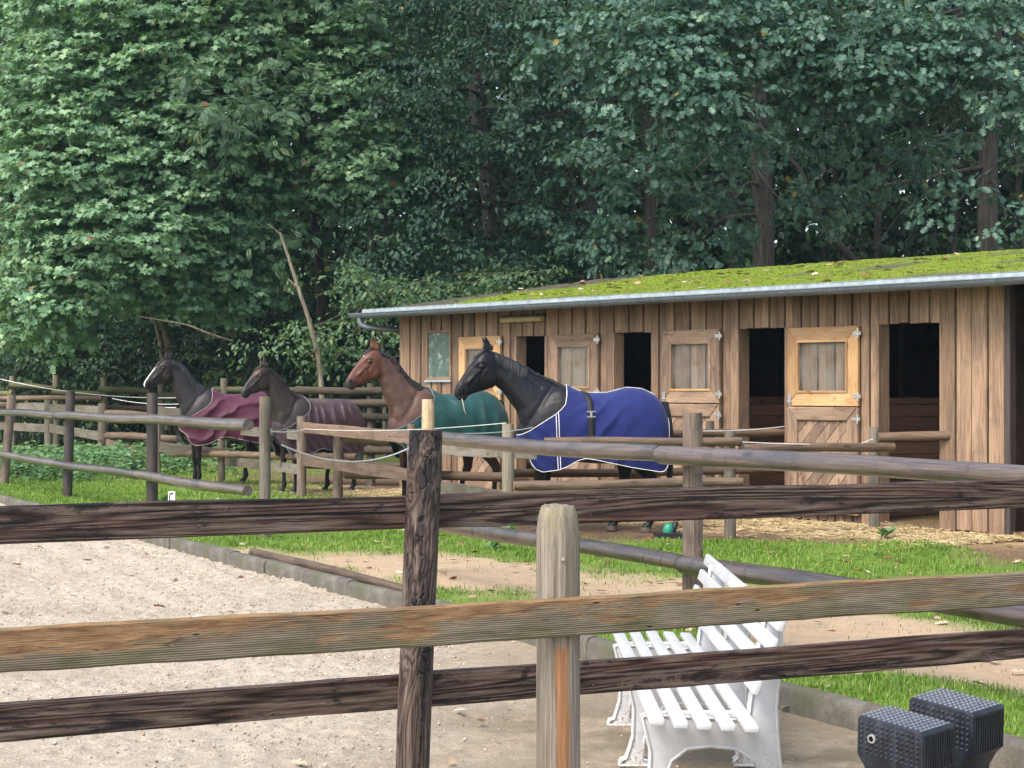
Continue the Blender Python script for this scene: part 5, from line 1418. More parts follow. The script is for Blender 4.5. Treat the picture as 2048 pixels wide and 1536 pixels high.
# --- the wood behind everything, read as one mass
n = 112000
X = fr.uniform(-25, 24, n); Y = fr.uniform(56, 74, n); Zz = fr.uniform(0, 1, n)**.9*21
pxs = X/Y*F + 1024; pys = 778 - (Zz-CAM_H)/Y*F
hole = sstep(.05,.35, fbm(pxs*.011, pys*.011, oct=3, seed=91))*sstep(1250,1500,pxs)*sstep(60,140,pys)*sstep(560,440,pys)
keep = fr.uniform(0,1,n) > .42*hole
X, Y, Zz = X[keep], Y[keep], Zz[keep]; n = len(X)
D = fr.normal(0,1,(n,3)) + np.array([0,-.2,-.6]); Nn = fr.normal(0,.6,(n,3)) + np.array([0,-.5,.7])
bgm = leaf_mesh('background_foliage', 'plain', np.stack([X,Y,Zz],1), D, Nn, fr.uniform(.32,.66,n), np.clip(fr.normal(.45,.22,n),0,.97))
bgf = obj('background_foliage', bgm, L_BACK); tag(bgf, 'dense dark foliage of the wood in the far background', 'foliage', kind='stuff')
# ------------------------------------------------------------------ horses
def smooth_tab(xs, ys, n=400, it=10):
    X = np.linspace(xs[0], xs[-1], n); Y = np.interp(X, xs, ys)
    for _ in range(it):
        Y[1:-1] = (Y[:-2] + Y[1:-1]*2 + Y[2:]) / 4
    return lambda q: np.interp(q, X, Y)
def cr_rings(rows, sub=4):
    """Catmull-Rom through ring rows"""
    A = np.asarray(rows, float); out = []
    for i in range(len(A)-1):
        p0, p1, p2, p3 = A[max(i-1,0)], A[i], A[i+1], A[min(i+2,len(A)-1)]
        for k in range(sub):
            t = k/sub
            out.append(.5*((2*p1) + (-p0+p2)*t + (2*p0-5*p1+4*p2-p3)*t*t + (-p0+3*p1-3*p2+p3)*t**3))
    out.append(A[-1]); return np.array(out)
def loft_rings(rows, n=28, sub=4):
    """rows: tx,tz,bx,bz,w,k,p  (top point, bottom point, half width, egg, squareness)"""
    A = cr_rings(rows, sub); V = []; Fc = []
    th = np.linspace(0, 2*np.pi, n, endpoint=False)
    for r_ in A:
        tx, tz, bx, bz, w, k, p = r_
        cx, cz, ux, uz = (tx+bx)/2, (tz+bz)/2, (tx-bx)/2, (tz-bz)/2
        c, s = np.cos(th), np.sin(th)
        sy = np.sign(s)*np.abs(s)**p*(1 - k*c)
        V.append(np.stack([cx+ux*c, w*sy, cz+uz*c], 1))
    m = len(A); V = np.concatenate(V)
    for i in range(m-1):
        for j in range(n):
            Fc.append((i*n+j, i*n+(j+1)%n, (i+1)*n+(j+1)%n, (i+1)*n+j))
    fs = [tuple(range(n))[::-1], tuple((m-1)*n+j for j in range(n))]
    return V, Fc + fs
def loft_limb(pts, n=16, sub=4):
    """pts: x,y,z,rx,ry rings kept level-ish along the limb"""
    A = cr_rings(pts, sub); V = []; Fc = []
    th = np.linspace(0, 2*np.pi, n, endpoint=False)
    for i, a in enumerate(A):
        t = A[min(i+1,len(A)-1)][:3] - A[max(i-1,0)][:3]; t /= np.linalg.norm(t)
        fx = np.array([1.,0,0]) - t*t[0]; fx /= np.linalg.norm(fx)
        fy = np.cross(t, fx)
        V.append(a[:3] + np.outer(np.cos(th), fx)*a[3] + np.outer(np.sin(th), fy)*a[4])
    m = len(A); V = np.concatenate(V)
    for i in range(m-1):
        for j in range(n):
            Fc.append((i*n+j, i*n+(j+1)%n, (i+1)*n+(j+1)%n, (i+1)*n+j))
    return V, Fc + [tuple(range(n))[::-1], tuple((m-1)*n+j for j in range(n))]
def ellipsoid(c, r, rot=0, n=14):
    V = []; Fc = []
    for i in range(n+1):
        a = math.pi*i/n
        for j in range(2*n):
            b = math.pi*j/n
            V.append((r[0]*math.sin(a)*math.cos(b), r[1]*math.sin(a)*math.sin(b), r[2]*math.cos(a)))
    V = np.array(V); cr, sr = math.cos(rot), math.sin(rot)
    V = np.stack([V[:,0]*cr - V[:,2]*sr, V[:,1], V[:,0]*sr + V[:,2]*cr], 1) + np.array(c)
    m = 2*n
    for i in range(n):
        for j in range(m):
            Fc.append((i*m+j, (i+1)*m+j, (i+1)*m+(j+1)%m, i*m+(j+1)%m))
    return V, Fc

TORSO = [ # x, top z, bottom z, half width
    (.88,1.22,1.06,.05), (.83,1.30,.98,.13), (.74,1.42,.91,.20), (.58,1.60,.86,.25), (.45,1.68,.84,.265), (.32,1.68,.83,.275),
    (.10,1.585,.80,.305), (-.15,1.585,.79,.325), (-.38,1.645,.84,.315), (-.56,1.63,.95,.30), (-.70,1.56,1.05,.255), (-.80,1.44,1.12,.18), (-.85,1.32,1.18,.08)]
NECK = [
    (.30,1.64,.78,1.12,.19,.25,.9), (.474,1.735,.845,1.25,.165,.32,.9), (.62,1.80,.89,1.39,.138,.36,.9), (.76,1.875,.955,1.48,.115,.34,.9),
    (.92,1.965,1.015,1.565,.098,.30,.9), (1.05,2.02,1.07,1.63,.088,.2,.9), (1.16,2.06,1.12,1.665,.088,.05,.85)]
HEAD = [
    (1.12,2.05,1.09,1.74,.06,-.1,.85), (1.20,2.085,1.13,1.695,.088,-.10,.8), (1.29,2.07,1.17,1.655,.100,-.16,.72), (1.36,2.015,1.225,1.642,.100,-.18,.72), (1.41,1.955,1.28,1.622,.088,-.12,.76),
    (1.468,1.88,1.345,1.605,.070,-.02,.85), (1.518,1.808,1.41,1.585,.058,.05,.9), (1.565,1.735,1.455,1.562,.053,.06,.9), (1.605,1.667,1.480,1.535,.055,.05,.82),
    (1.624,1.615,1.508,1.510,.050,.0,.8), (1.620,1.570,1.552,1.508,.036,0,.85), (1.606,1.548,1.578,1.522,.012,0,1)]
def sculpt(V):
    """grooves and ridges of face and neck, pressed into the smooth body"""
    x, z = V[:,0], V[:,2]; sg = np.sign(V[:,1]); d = np.zeros(len(V)); side = sstep(.012,.035,np.abs(V[:,1]))
    head = sstep(1.10,1.16,x)
    def seg(p, q):
        p, q = np.array(p), np.array(q); e = q-p; w = np.stack([x,z],1)-p; t = np.clip((w@e)/(e@e),0,1)
        return np.linalg.norm(w - t[:,None]*e, axis=1), t
    r = np.hypot(x-1.215, (z-1.775)); ang = np.arctan2(z-1.775, x-1.215)
    d += -.014*np.exp(-((r-.118)/.016)**2)*head*sstep(-2.9,-2.2,ang)*sstep(1.0,.3,ang)*side          # edge of the cheek
    d += .007*np.exp(-(r/.075)**2)*head
    s1, _ = seg((1.335,1.862),(1.475,1.725)); d += .005*np.exp(-(s1/.018)**2)*head                     # facial crest
    s2, _ = seg((1.33,1.825),(1.46,1.690)); d += -.004*np.exp(-(s2/.022)**2)*head
    s3, _ = seg((1.40,1.885),(1.52,1.735)); d += -.004*np.exp(-(s3/.022)**2)*head
    e = np.hypot((x-1.320)/1.25, z-1.900); d += (-.011*np.exp(-((e-.036)/.012)**2) + .006*np.exp(-((e-.055)/.014)**2)*(z > 1.90))*head
    nn = np.hypot((x-1.574), (z-1.630)*.75); d += (-.020*np.exp(-(nn/.013)**2) + .009*np.exp(-((nn-.027)/.009)**2))*head
    s4, _ = seg((1.625,1.548),(1.505,1.566)); d += -.011*np.exp(-(s4/.007)**2)*head
    s5, _ = seg((1.47,1.60),(1.44,1.66)); d += -.006*np.exp(-(s5/.012)**2)*head
    # neck: jugular groove, muscle along the crest, edge of the shoulder blade
    nk = sstep(.45,.6,x)*sstep(1.17,1.08,x)
    s6, _ = seg((1.075,1.715),(.86,1.33)); d += -.017*np.exp(-(s6/.022)**2)*nk
    s7, _ = seg((1.06,1.80),(.80,1.47)); d += .010*np.exp(-(s7/.045)**2)*nk
    s8, _ = seg((.98,1.93),(.62,1.66)); d += -.009*np.exp(-(s8/.022)**2)*nk
    s9, _ = seg((.50,1.66),(.74,1.30)); d += -.008*np.exp(-(s9/.026)**2)
    V[:,1] += sg*d*side
    return V
def horse_base():
    """one continuous body surface in the rest pose: facing +x, feet at z=0"""
    parts = []
    parts.append(loft_rings([(x, t, x, b, w, .08, .82) for x, t, b, w in TORSO], 32, 4))
    parts.append(loft_rings(NECK, 28, 4))
    parts.append(loft_rings(HEAD, 28, 4))
    for sy in (1, -1):
        y = .155*sy
        fx = .0 if sy > 0 else .045
        parts.append(loft_limb([(.60,y*.85,1.30,.16,.08),(.60,y*.97,1.08,.15,.09),(.57+fx*.3,y,.92,.105,.085),(.565+fx*.6,y,.74,.075,.066),(.56+fx,y,.58,.054,.050),(.562+fx,y,.50,.054,.052),(.556+fx,y,.45,.043,.044),
            (.55+fx,y,.35,.035,.030),(.55+fx,y,.24,.036,.031),(.545+fx,y,.175,.047,.042),(.565+fx,y,.115,.037,.036),(.585+fx,y,.078,.047,.045),(.598+fx,y,.06,.056,.054),(.61+fx,y,.0,.069,.063)]))
        y = .15*sy
        hx = .0 if sy > 0 else .36
        parts.append(loft_limb([(-.50,y*.95,1.40,.24,.12),(-.50,y,1.20,.26,.135),(-.46+hx*.08,y*1.05,1.02,.215,.125),(-.49+hx*.3,y,.86,.14,.095),(-.58+hx*.55,y,.72,.085,.068),(-.665+hx*.8,y,.60,.068,.05),(-.68+hx*.9,y,.54,.064,.048),(-.665+hx*.95,y,.46,.046,.042),
            (-.65+hx,y,.36,.039,.033),(-.645+hx,y,.25,.039,.033),(-.655+hx,y,.175,.050,.044),(-.63+hx,y,.115,.038,.037),(-.608+hx,y,.078,.048,.046),(-.595+hx,y,.06,.057,.055),(-.585+hx,y,.0,.070,.064)]))
        parts.append(ellipsoid((1.212,.048*sy,1.762), (.105,.050,.105)))              # cheek
        parts.append(ellipsoid((1.318,.080*sy,1.918), (.050,.030,.034), -.9))          # brow
        parts.append(ellipsoid((1.42,.060*sy,1.765), (.095,.020,.018), -.85))           # cheek bone ridge
        parts.append(ellipsoid((1.560,.043*sy,1.630), (.040,.028,.046), .25))          # nostril flare
        parts.append(ellipsoid((.60,.095*sy,1.28), (.24,.105,.32), -.5))               # shoulder
        parts.append(ellipsoid((.79,.075*sy,1.16), (.085,.075,.13)))                    # breast
        parts.append(ellipsoid((-.46,.165*sy,1.28), (.26,.12,.28), .3))                 # hip
    parts.append(ellipsoid((1.505,0,1.527), (.030,.026,.018)))                         # chin
    V = []; Fc = []; n = 0
    for v, f in parts:
        V.append(v); Fc += [tuple(i+n for i in q) for q in f]; n += len(v)
    me = bpy.data.meshes.new('horse_rest'); me.from_pydata(np.concatenate(V).tolist(), [], Fc); me.update()
    bm = bmesh.new(); bm.from_mesh(me); bmesh.ops.recalc_face_normals(bm, faces=bm.faces); bm.to_mesh(me); bm.free()
    o = bpy.data.objects.new('tmp', me); COL.objects.link(o)
    md = o.modifiers.new('r', 'REMESH'); md.mode = 'VOXEL'; md.voxel_size = .0115; md.use_smooth_shade = True
    sm = o.modifiers.new('s', 'SMOOTH'); sm.factor = .5; sm.iterations = 7
    dg = bpy.context.evaluated_depsgraph_get()
    m2 = bpy.data.meshes.new_from_object(o.evaluated_get(dg))
    COL.objects.unlink(o); bpy.data.objects.remove(o)
    nv = len(m2.vertices); co = np.empty(nv*3, np.float32); m2.vertices.foreach_get('co', co)
    quads = []; tris = []
    for p in m2.polygons:
        (quads if len(p.vertices) == 4 else tris).append(tuple(p.vertices))
    return sculpt(co.reshape(-1,3).astype(float)), quads, tris
def ear_mesh(sy):
    """a cupped, pointed ear"""
    n = 14; V = []; Fc = []
    base = np.array([1.235, .052*sy, 2.085]); tip = np.array([1.285, .066*sy, 2.245])
    for i in range(9):
        t = i/8; c = base + (tip-base)*t + np.array([-.012,0,0])*math.sin(t*math.pi)
        w = .044*(1-t)**.60*(1+.45*math.sin(min(t*2.2,1)*math.pi)) + .001
        for j in range(n):
            a = 2*math.pi*j/n
            cup = -.55*w*max(0, math.cos(a))**2            # hollow towards the front
            ex, ey = math.cos(a)*w*.62 + cup, math.sin(a)*w*1.0
            an = sy*.95; V.append(c + np.array([ex*math.cos(an) - ey*math.sin(an), ex*math.sin(an) + ey*math.cos(an), 0]))
    for i in range(8):
        for j in range(n): Fc.append((i*n+j, i*n+(j+1)%n, (i+1)*n+(j+1)%n, (i+1)*n+j))
    return np.array(V), Fc

def pose(V, P):
    """bend neck and head of rest-pose points"""
    V = np.array(V, float)
    ax = np.array([.62, 0, .52]); ax /= np.linalg.norm(ax)
    s = (V - np.array([.45,0,1.50])) @ ax                   # along the neck
    zlow = sstep(1.0, 1.25, V[:,2]) * sstep(.25, .42, V[:,0])
    w = sstep(.0, .72, s) * zlow
    def roty(V, piv, ang):
        c, sn = np.cos(ang), np.sin(ang); d = V - piv
        return np.stack([d[:,0]*c - d[:,2]*sn, d[:,1], d[:,0]*sn + d[:,2]*c], 1) + piv
    def rotz(V, piv, ang):
        c, sn = np.cos(ang), np.sin(ang); d = V - piv
        return np.stack([d[:,0]*c - d[:,1]*sn, d[:,0]*sn + d[:,1]*c, d[:,2]], 1) + piv
    hs = sstep(.55, .80, s) * zlow
    hp = np.array([[1.12, 0, 1.86]])
    V2 = roty(V, hp, R(P.get('head', 0))*hs)
    V2 = rotz(V2, hp, R(P.get('head_yaw', 0))*hs)
    V2 = roty(V2, np.array([.52, 0, 1.42]), R(P.get('neck', 0))*w)
    V2 = rotz(V2, np.array([.50, 0, 1.42]), R(P.get('neck_yaw', 0))*w)
    return V2 * P.get('scale', 1.0)

# neck surface lookup for the mane
_NR = cr_rings(NECK, 8)
def neck_at(t):
    """t 0..1 from withers to poll -> ring row"""
    i = t*(len(_NR)-1); k = int(min(i, len(_NR)-2)); f = i-k
    return _NR[k]*(1-f) + _NR[k+1]*f
def neck_pt(t, th, lift):
    tx, tz, bx, bz, w, k, p = neck_at(t)
    c, s = math.cos(th), math.sin(th)
    cx, cz, ux, uz = (tx+bx)/2, (tz+bz)/2, (tx-bx)/2, (tz-bz)/2
    y = (w+lift)*(abs(s)**p)*(1-k*c)*(1 if s >= 0 else -1)
    return np.array([cx+ux*c*(1+lift*2.2), y, cz+uz*c*(1+lift*2.2)])
class Locks:
    def __init__(s): s.v = []; s.f = []; s.n = 0
    def add(s, path, r0, r1=.001, flat_=.45, n=5):
        path = np.asarray(path); m = len(path)
        for i, p in enumerate(path):
            t = path[min(i+1,m-1)] - path[max(i-1,0)]; t = t/(np.linalg.norm(t)+1e-9)
            a = np.cross(t, [0,1,0]); a = a/(np.linalg.norm(a)+1e-9); b = np.cross(t, a)
            u = i/(m-1); rr = r0*(1-u**1.7) + r1
            if i == 0: rr *= .7
            for k in range(n):
                an = 2*math.pi*k/n
                s.v.append(p + a*math.cos(an)*rr + b*math.sin(an)*rr*flat_)
        for i in range(m-1):
            for k in range(n):
                s.f.append((s.n+i*n+k, s.n+i*n+(k+1)%n, s.n+(i+1)*n+(k+1)%n, s.n+(i+1)*n+k))
        s.n += m*n

# ---- rug surface
_rt = smooth_tab([-.86,-.83,-.78,-.70,-.56,-.38,-.15,.10,.22,.32,.45,.60,.80,.90], [1.30,1.40,1.50,1.585,1.65,1.665,1.605,1.605,1.65,1.705,1.74,1.80,1.70,1.5])
_rw = smooth_tab([-.86,-.83,-.78,-.70,-.56,-.38,-.15,.10,.32,.58,.70,.78,.84,.88,.90], [.16,.225,.28,.315,.345,.36,.365,.345,.315,.29,.255,.205,.145,.075,.02], it=6)
_rc = smooth_tab([-.86,-.5,0,.4,.9], [1.16,1.20,1.22,1.22,1.20])
_rn = lambda x: np.interp(x, [.312,.325,.345,.40,.46,.61,.755,.84,.90], [1.9,1.58,1.475,1.41,1.36,1.265,1.17,1.13,1.12])
_rh = smooth_tab([-.86,-.83,-.79,-.74,-.4,0,.12,.20,.33,.42,.60,.68,.73,.77,.90], [.86,.76,.715,.705,.76,.845,.86,.84,.765,.73,.705,.735,.80,.90,1.00], it=3)
def rug_pt(x, v, side, wr, off=0.0, drop=0.0):
    """surface point: x along the horse, v 0 at the top edge .. 1 at the hem"""
    x = np.asarray(x, float); v = np.asarray(v, float)
    T, W, C, Hm = _rt(x), _rw(x), _rc(x), _rh(x) - drop
    nk = np.minimum(T, np.where(x > .312, _rn(x), 99))
    th0 = np.arccos(np.clip((nk - C)/np.maximum(T - C, .02), -1, 1))
    th1 = np.pi/2
    arc = th1*.5*(W + T - C)
    hang = np.maximum(C - Hm, .01)
    sl = v*(arc + hang)
    th = np.minimum(np.maximum(np.clip(sl/arc, 0, 1)*th1, th0), th1)
    dn = np.maximum(np.clip(sl - arc, 0, None), np.clip(C - nk, 0, None))
    y = (W + off)*np.sin(th)**.88 - dn*.06*(W/.35)
    z = C + (T - C + off)*np.cos(th) - dn
    w = wr(x, z) * sstep(0, .25, np.sin(th))
    y = y + w
    return np.stack([x, side*np.maximum(y, .0), z], -1)
def rug_cols():
    a = np.concatenate([np.linspace(-.86,-.70,12,endpoint=False), np.linspace(-.70,.30,56,endpoint=False), np.linspace(.30,.36,12,endpoint=False), np.linspace(.36,.90,34)])
    return a
def make_rug(wr, drop=0.0, nv=44):
    cols = rug_cols(); vs = np.linspace(0, 1, nv)
    Xg, Vg = np.meshgrid(cols, vs, indexing='ij')
    nc = len(cols); out = []; Fc = []
    L = rug_pt(Xg, Vg, 1, wr, 0, drop).reshape(-1,3); Rr = rug_pt(Xg, Vg, -1, wr, 0, drop).reshape(-1,3)
    n0 = nc*nv
    for i in range(nc-1):
        for j in range(nv-1):
            a = i*nv+j
            Fc.append((a, a+1, a+nv+1, a+nv)); Fc.append((n0+a, n0+a+nv, n0+a+nv+1, n0+a+1))
    return np.concatenate([L, Rr]), Fc
def solid_sheet(name, V, Fc, thick, mat, parent, smooth=True):
    me = bpy.data.meshes.new(name); me.from_pydata(V.tolist(), [], Fc); me.update()
    bm = bmesh.new(); bm.from_mesh(me)
    bmesh.ops.remove_doubles(bm, verts=bm.verts, dist=.0008)
    bmesh.ops.recalc_face_normals(bm, faces=bm.faces)
    bm.to_mesh(me); bm.free()
    o = bpy.data.objects.new('tmp', me); COL.objects.link(o)
    md = o.modifiers.new('s', 'SOLIDIFY'); md.thickness = thick; md.offset = -1
    m2 = bpy.data.meshes.new_from_object(o.evaluated_get(bpy.context.evaluated_depsgraph_get()))
    COL.objects.unlink(o); bpy.data.objects.remove(o)
    m2.name = name
    m2.polygons.foreach_set('use_smooth', np.ones(len(m2.polygons), bool))
    m2.materials.clear()
    return obj(name, m2, mat, parent)

def coat_mat():
    t = NT('horse_coat'); v = t.coord()
    c = t.attr('coat', 'Color')
    n = t.noise(t.mapping(v, (18,18,30)), 1, 5, .6)
    n2 = t.noise(v, 5, 3)
    k = t.math('ADD', t.math('MULTIPLY', n, .5), t.math('ADD', .45, t.math('MULTIPLY', n2, .6)))
    c = t.mix(1, c, t.ramp(k, [(.2,.25),(1,1.0)]), 'MULTIPLY')
    mus = t.noise(t.mapping(v, (7,7,4), rot=(0,.6,0)), 1, 3, .5)
    t.bump(t.math('ADD', t.math('MULTIPLY', t.noise(t.mapping(v, (60,60,140)), 1, 3), .12), mus), .55, .02)
    t.p.inputs['Sheen Weight'].default_value = .0
    t.p.inputs['Sheen Roughness'].default_value = .4
    return t.fin(c, .36, .2)
def hair_mat(name, col):
    t = NT(name); v = t.coord()
    n = t.noise(t.mapping(v, (120,120,12)), 1, 3)
    t.bump(n, .6, .003)
    return t.fin(t.ramp(n, [(.3, tuple(x*.35 for x in col)), (.7, tuple(x*1.1 for x in col))]), .38, .4)
def cloth(name, col, rough=.7, sheen=.3, scale=260, spec=.3, mott=.15):
    t = NT(name); v = t.coord()
    w = t.noise(v, scale, 2)
    m = t.noise(v, 6, 4, .6)
    c = t.ramp(m, [(.3, tuple(x*(1-mott) for x in col)), (.7, tuple(min(1,x*(1+mott)) for x in col))])
    f = t.noise(v, 22, 4, .6)
    t.bump(t.math('ADD', t.math('MULTIPLY', w, .25), f), .35, .006)
    t.p.inputs['Sheen Weight'].default_value = sheen
    return t.fin(c, rough, spec)

HB = horse_base()
EARS = [ear_mesh(1), ear_mesh(-1)]
M_COAT = coat_mat()
M_EYE = flat('horse_eye', (.006,.005,.004), .08, .6, bumps=0)
M_NOSTRIL = flat('nostril_dark', (.01,.008,.008), .7, .2, bumps=0)
M_TRIM = flat('rug_trim_white', (.72,.72,.74), .7, .2)
M_METAL = flat('buckle_metal', (.6,.6,.62), .3, .5, 1)
M_STRAP = flat('strap_black', (.015,.015,.017), .6, .3)

def make_horse(name, label, loc, heading, P, coat_fn, hair_col, rug_mat, wr, trim_mat=None, mane='full', style='blue', drop=0.0, rug_label=None):
    V, quads, tris = HB
    nb = len(V); Vs = [V]; fq = list(quads)
    for ev, ef in EARS:
        fq += [tuple(i+nb for i in q) for q in ef]; Vs.append(ev); nb += len(ev)
    rest = np.concatenate(Vs)
    colr = np.array(coat_fn(rest))
    me = mesh_np(name, pose(rest, P), [np.array(fq), np.array(tris)] if len(tris) else np.array(fq), True, {'coat': colr})
    h = obj(name, me, M_COAT)
    h.location = loc; h.rotation_euler = (0, 0, heading)
    tag(h, label, 'horse', 'horses standing in the paddocks')
    for sy in (1, -1):
        v, f = ellipsoid((1.320, .0915*sy, 1.902), (.029,.015,.021), -.5, 8)
        obj('eye', mesh_np('eye', pose(v, P), np.array(f), True), M_EYE, h)
        v, f = ellipsoid((1.572, .0635*sy, 1.628), (.018,.011,.027), .35, 8)
        m_ = MB(); m_.tube([Vector(q) for q in pose(np.array([(1.600,.030*sy,1.540),(1.580,.045*sy,1.541),(1.55,.053*sy,1.548),(1.515,.055*sy,1.562)]), P)], [.0035,.005,.005,.003], 6); m_.build('mouth_line', M_NOSTRIL, h, smooth=True)
        obj('nostril', mesh_np('nostril', pose(v, P), np.array(f), True), M_NOSTRIL, h)
    # hair
    HM = hair_mat(name + '_hair', hair_col)
    rg = random.Random(hash(label) % 1000 if False else len(label)*7)
    lk = Locks()
    def lock(t, L, jit=1.0, side=1, r0=.012):
        th_end = L
        path = []
        dx = rg.uniform(-.03, .03)
        for i in range(7):
            u = i/6
            th = .05*side + (th_end*u**.9)*side
            p = neck_pt(min(1, max(0, t)), th, .012 + .01*math.sin(u*3.1) + rg.uniform(0,.005))
            p[0] += dx*u*jit + rg.uniform(-.004,.004); 
            path.append(p)
        lk.add(path, r0*rg.uniform(.7,1.25))
    if mane == 'blue':
        for k in range(230): lock(rg.uniform(.50, .99), rg.uniform(.8,1.3), r0=.010)
        for k in range(90): lock(rg.uniform(.08, .55), rg.uniform(.12,.36), r0=.010)
    elif mane == 'full':
        for k in range(260): lock(rg.uniform(.12, .99), rg.uniform(.75,1.2), r0=.012)
    else:
        for k in range(280): lock(rg.uniform(.06, .99), rg.uniform(.35,.8), r0=.013)
    for k in range(60 if mane == 'full' else 26):                   # forelock
        y = rg.uniform(-.03,.03); Lh = rg.uniform(.10, .20)*(1.25 if mane == 'full' else .7)
        p0 = np.array([1.245+rg.uniform(-.02,.02), y*.6, 2.10])
        path = [p0 + np.array([.055*u*Lh/.15+.02*math.sin(u*2.5), y*(.5+u*1.2), -.012-.85*Lh*u**1.3 + .025*math.sin(u*3.0)]) for u in np.linspace(0,1,6)]
        # keep outside the forehead
        path = [p if i < 1 else np.array([max(p[0], np.interp(p[2], [1.80,1.90,1.96,2.02,2.07,2.12], [1.53,1.465,1.415,1.365,1.30,1.24])), p[1], p[2]]) for i, p in enumerate(path)]
        lk.add(path, .009)
    obj('mane', mesh_np('mane', pose(np.array(lk.v), P), np.array(lk.f), True), HM, h)
    lk = Locks()
    for k in range(90):
        y = rg.uniform(-.05,.05); b = rg.uniform(.0,.05); Lh = rg.uniform(.75,1.05)
        path = [np.array([-.80-b-.10*math.sin(min(u*2.2,1.57)) + .05*u + rg.uniform(-.008,.008), y*(.5+u), 1.50-Lh*u]) for u in np.linspace(0,1,8)]
        lk.add(path, .014)
    obj('tail', mesh_np('tail', np.array(lk.v)*P.get('scale',1), np.array(lk.f), True), HM, h)
    # rug
    RV, RF = make_rug(wr, drop)
    sc = P.get('scale', 1.0)
    rug = solid_sheet('rug', RV*sc, RF, .009, rug_mat, h)
    if rug_label: rug['label'] = rug_label
    if trim_mat:
        for side in (1,-1):
            cx = rug_cols()
            def line(xs, vs, r_=.008, off=.004):
                xs = np.asarray(xs, float); vs = np.broadcast_to(np.asarray(vs, float), xs.shape)
                P3 = rug_pt(xs, vs, side, wr, off, drop)*sc
                keep = [P3[0]]
                for q in P3[1:]:
                    if np.linalg.norm(q-keep[-1]) > .012: keep.append(q)
                return keep
            m = MB()
            fr = np.concatenate([np.linspace(.313,.36,20), np.linspace(.37,.885,40)])
            tr_r = .0044 if style == 'blue' else .004
            m.tube(line(fr, 0), tr_r, 6)
            m.tube(line(np.linspace(-.855,.885,120), 1), tr_r, 6)
            m.tube(line(np.full(30,-.855), np.linspace(0,1,30)), tr_r, 6)
            if style == 'blue':
                vv = np.linspace(0,1,30)
                m.tube(line(np.interp(vv,[0,.35,1],[.375,.43,.40]), vv), .005, 6)
                m.tube(line(np.interp(vv,[0,.35,1],[.405,.46,.43]), vv), .005, 6)
            m.build('trim', trim_mat, rug, smooth=True)
        if style == 'blue':
            m = MB()
            for xx in np.linspace(-.70,.24,46):
                p = rug_pt(np.array([xx]), np.array([.0]), 1, wr, .006, drop)[0]*sc
                m.box(p[0]-.0065,p[0]+.0065,-.008,.008,p[2]-.004,p[2]+.006)
            m.build('spine_stitching', trim_mat, rug)
    if style == 'blue':                                            # surcingle with its clasp
        V2 = []; F2 = []; n = 24
        for i, vv in enumerate(np.linspace(.0,.93,n)):
            xc = np.interp(vv, [0,.3,.6,1], [.115,.07,.055,.055])
            for dx in (-.036,.036):
                V2.append(rug_pt(np.array([xc+dx]), np.array([vv]), 1, wr, .010, drop)[0]*sc)
        F2 = [(2*i,2*i+1,2*i+3,2*i+2) for i in range(n-1)]
        solid_sheet('surcingle', np.array(V2), F2, .005, M_STRAP, rug)
        p = rug_pt(np.array([.06]), np.array([.47]), 1, wr, .02, drop)[0]*sc
        m = MB()
        for dz in (-.03,.03):
            m.box(p[0]-.05,p[0]+.05,p[1]-.004,p[1]+.006,p[2]+dz-.006,p[2]+dz+.006)
        m.box(p[0]-.012,p[0]+.012,p[1]-.004,p[1]+.008,p[2]-.03,p[2]+.03)
        m.build('clasp', M_METAL, rug, bevel=.002)
    else:                                                          # breast straps and belly straps
        m = MB()
        for zz in (1.06,):
            pts = [Vector((.885+.012, y, zz))*sc for y in (-.07,-.03,.03,.07)]
            m.tube(pts, .014, 6)
        m.build('breast_strap', M_STRAP, rug)
        m = MB()
        p0 = rug_pt(np.array([-.05]), np.array([.97]), 1, wr, .01, drop)[0]*sc
        p1 = rug_pt(np.array([-.35]), np.array([.97]), 1, wr, .01, drop)[0]*sc
        m.tube([p0 + (p1-p0)*u + np.array([0,0,-.09*math.sin(u*math.pi)]) for u in np.linspace(0,1,10)], .009, 6)
        m.build('belly_strap', M_STRAP, rug)
    return h
def near_white(c, V, P0, P1, w0, w1, col=(.75,.72,.70)):
    """white marking: a capsule from P0 to P1"""
    P0 = np.array(P0); P1 = np.array(P1); d = P1-P0
    t = np.clip(((V-P0) @ d)/(d @ d), 0, 1)
    D = np.linalg.norm(V - (P0 + t[:,None]*d), axis=1); w = w0 + (w1-w0)*t
    D = D + .006*vnoise(V[:,0]*60, V[:,1]*60, V[:,2]*60)
    m = (1 - sstep(.75, 1.0, D/w))[:,None]
    return c*(1-m) + np.array(col)*m
def coat_common(V, body, muzzle, leg=None, hoof=(.10,.08,.065), inner=None):
    c = np.tile(np.array(body), (len(V),1)).astype(float)
    ax = np.array([.62,0,-.78]); s = (V - np.array([1.2,0,2.05])) @ ax
    m = (sstep(.46,.60,s)*sstep(1.2,1.3,V[:,0]))[:,None]; c = c*(1-m) + np.array(muzzle)*m
    if leg is not None:
        m = (1 - sstep(.45,.85,V[:,2]))[:,None]; c = c*(1-m) + np.array(leg)*m
    m = (1 - sstep(.055,.072,V[:,2]))[:,None]; c = c*(1-m) + np.array(hoof)*m
    if inner is not None:                                       # ear hollows
        m = (sstep(2.11,2.14,V[:,2])*sstep(1.262,1.285,V[:,0]+.28*(2.17-V[:,2])*-1*.0))[:,None]; c = c*(1-m) + np.array(inner)*m
    return c
def coat_black(V):
    c = coat_common(V, (.008,.008,.011), (.016,.015,.016))
    return near_white(c, V, (1.415,.022,1.985), (1.385,.016,2.025), .018, .022)
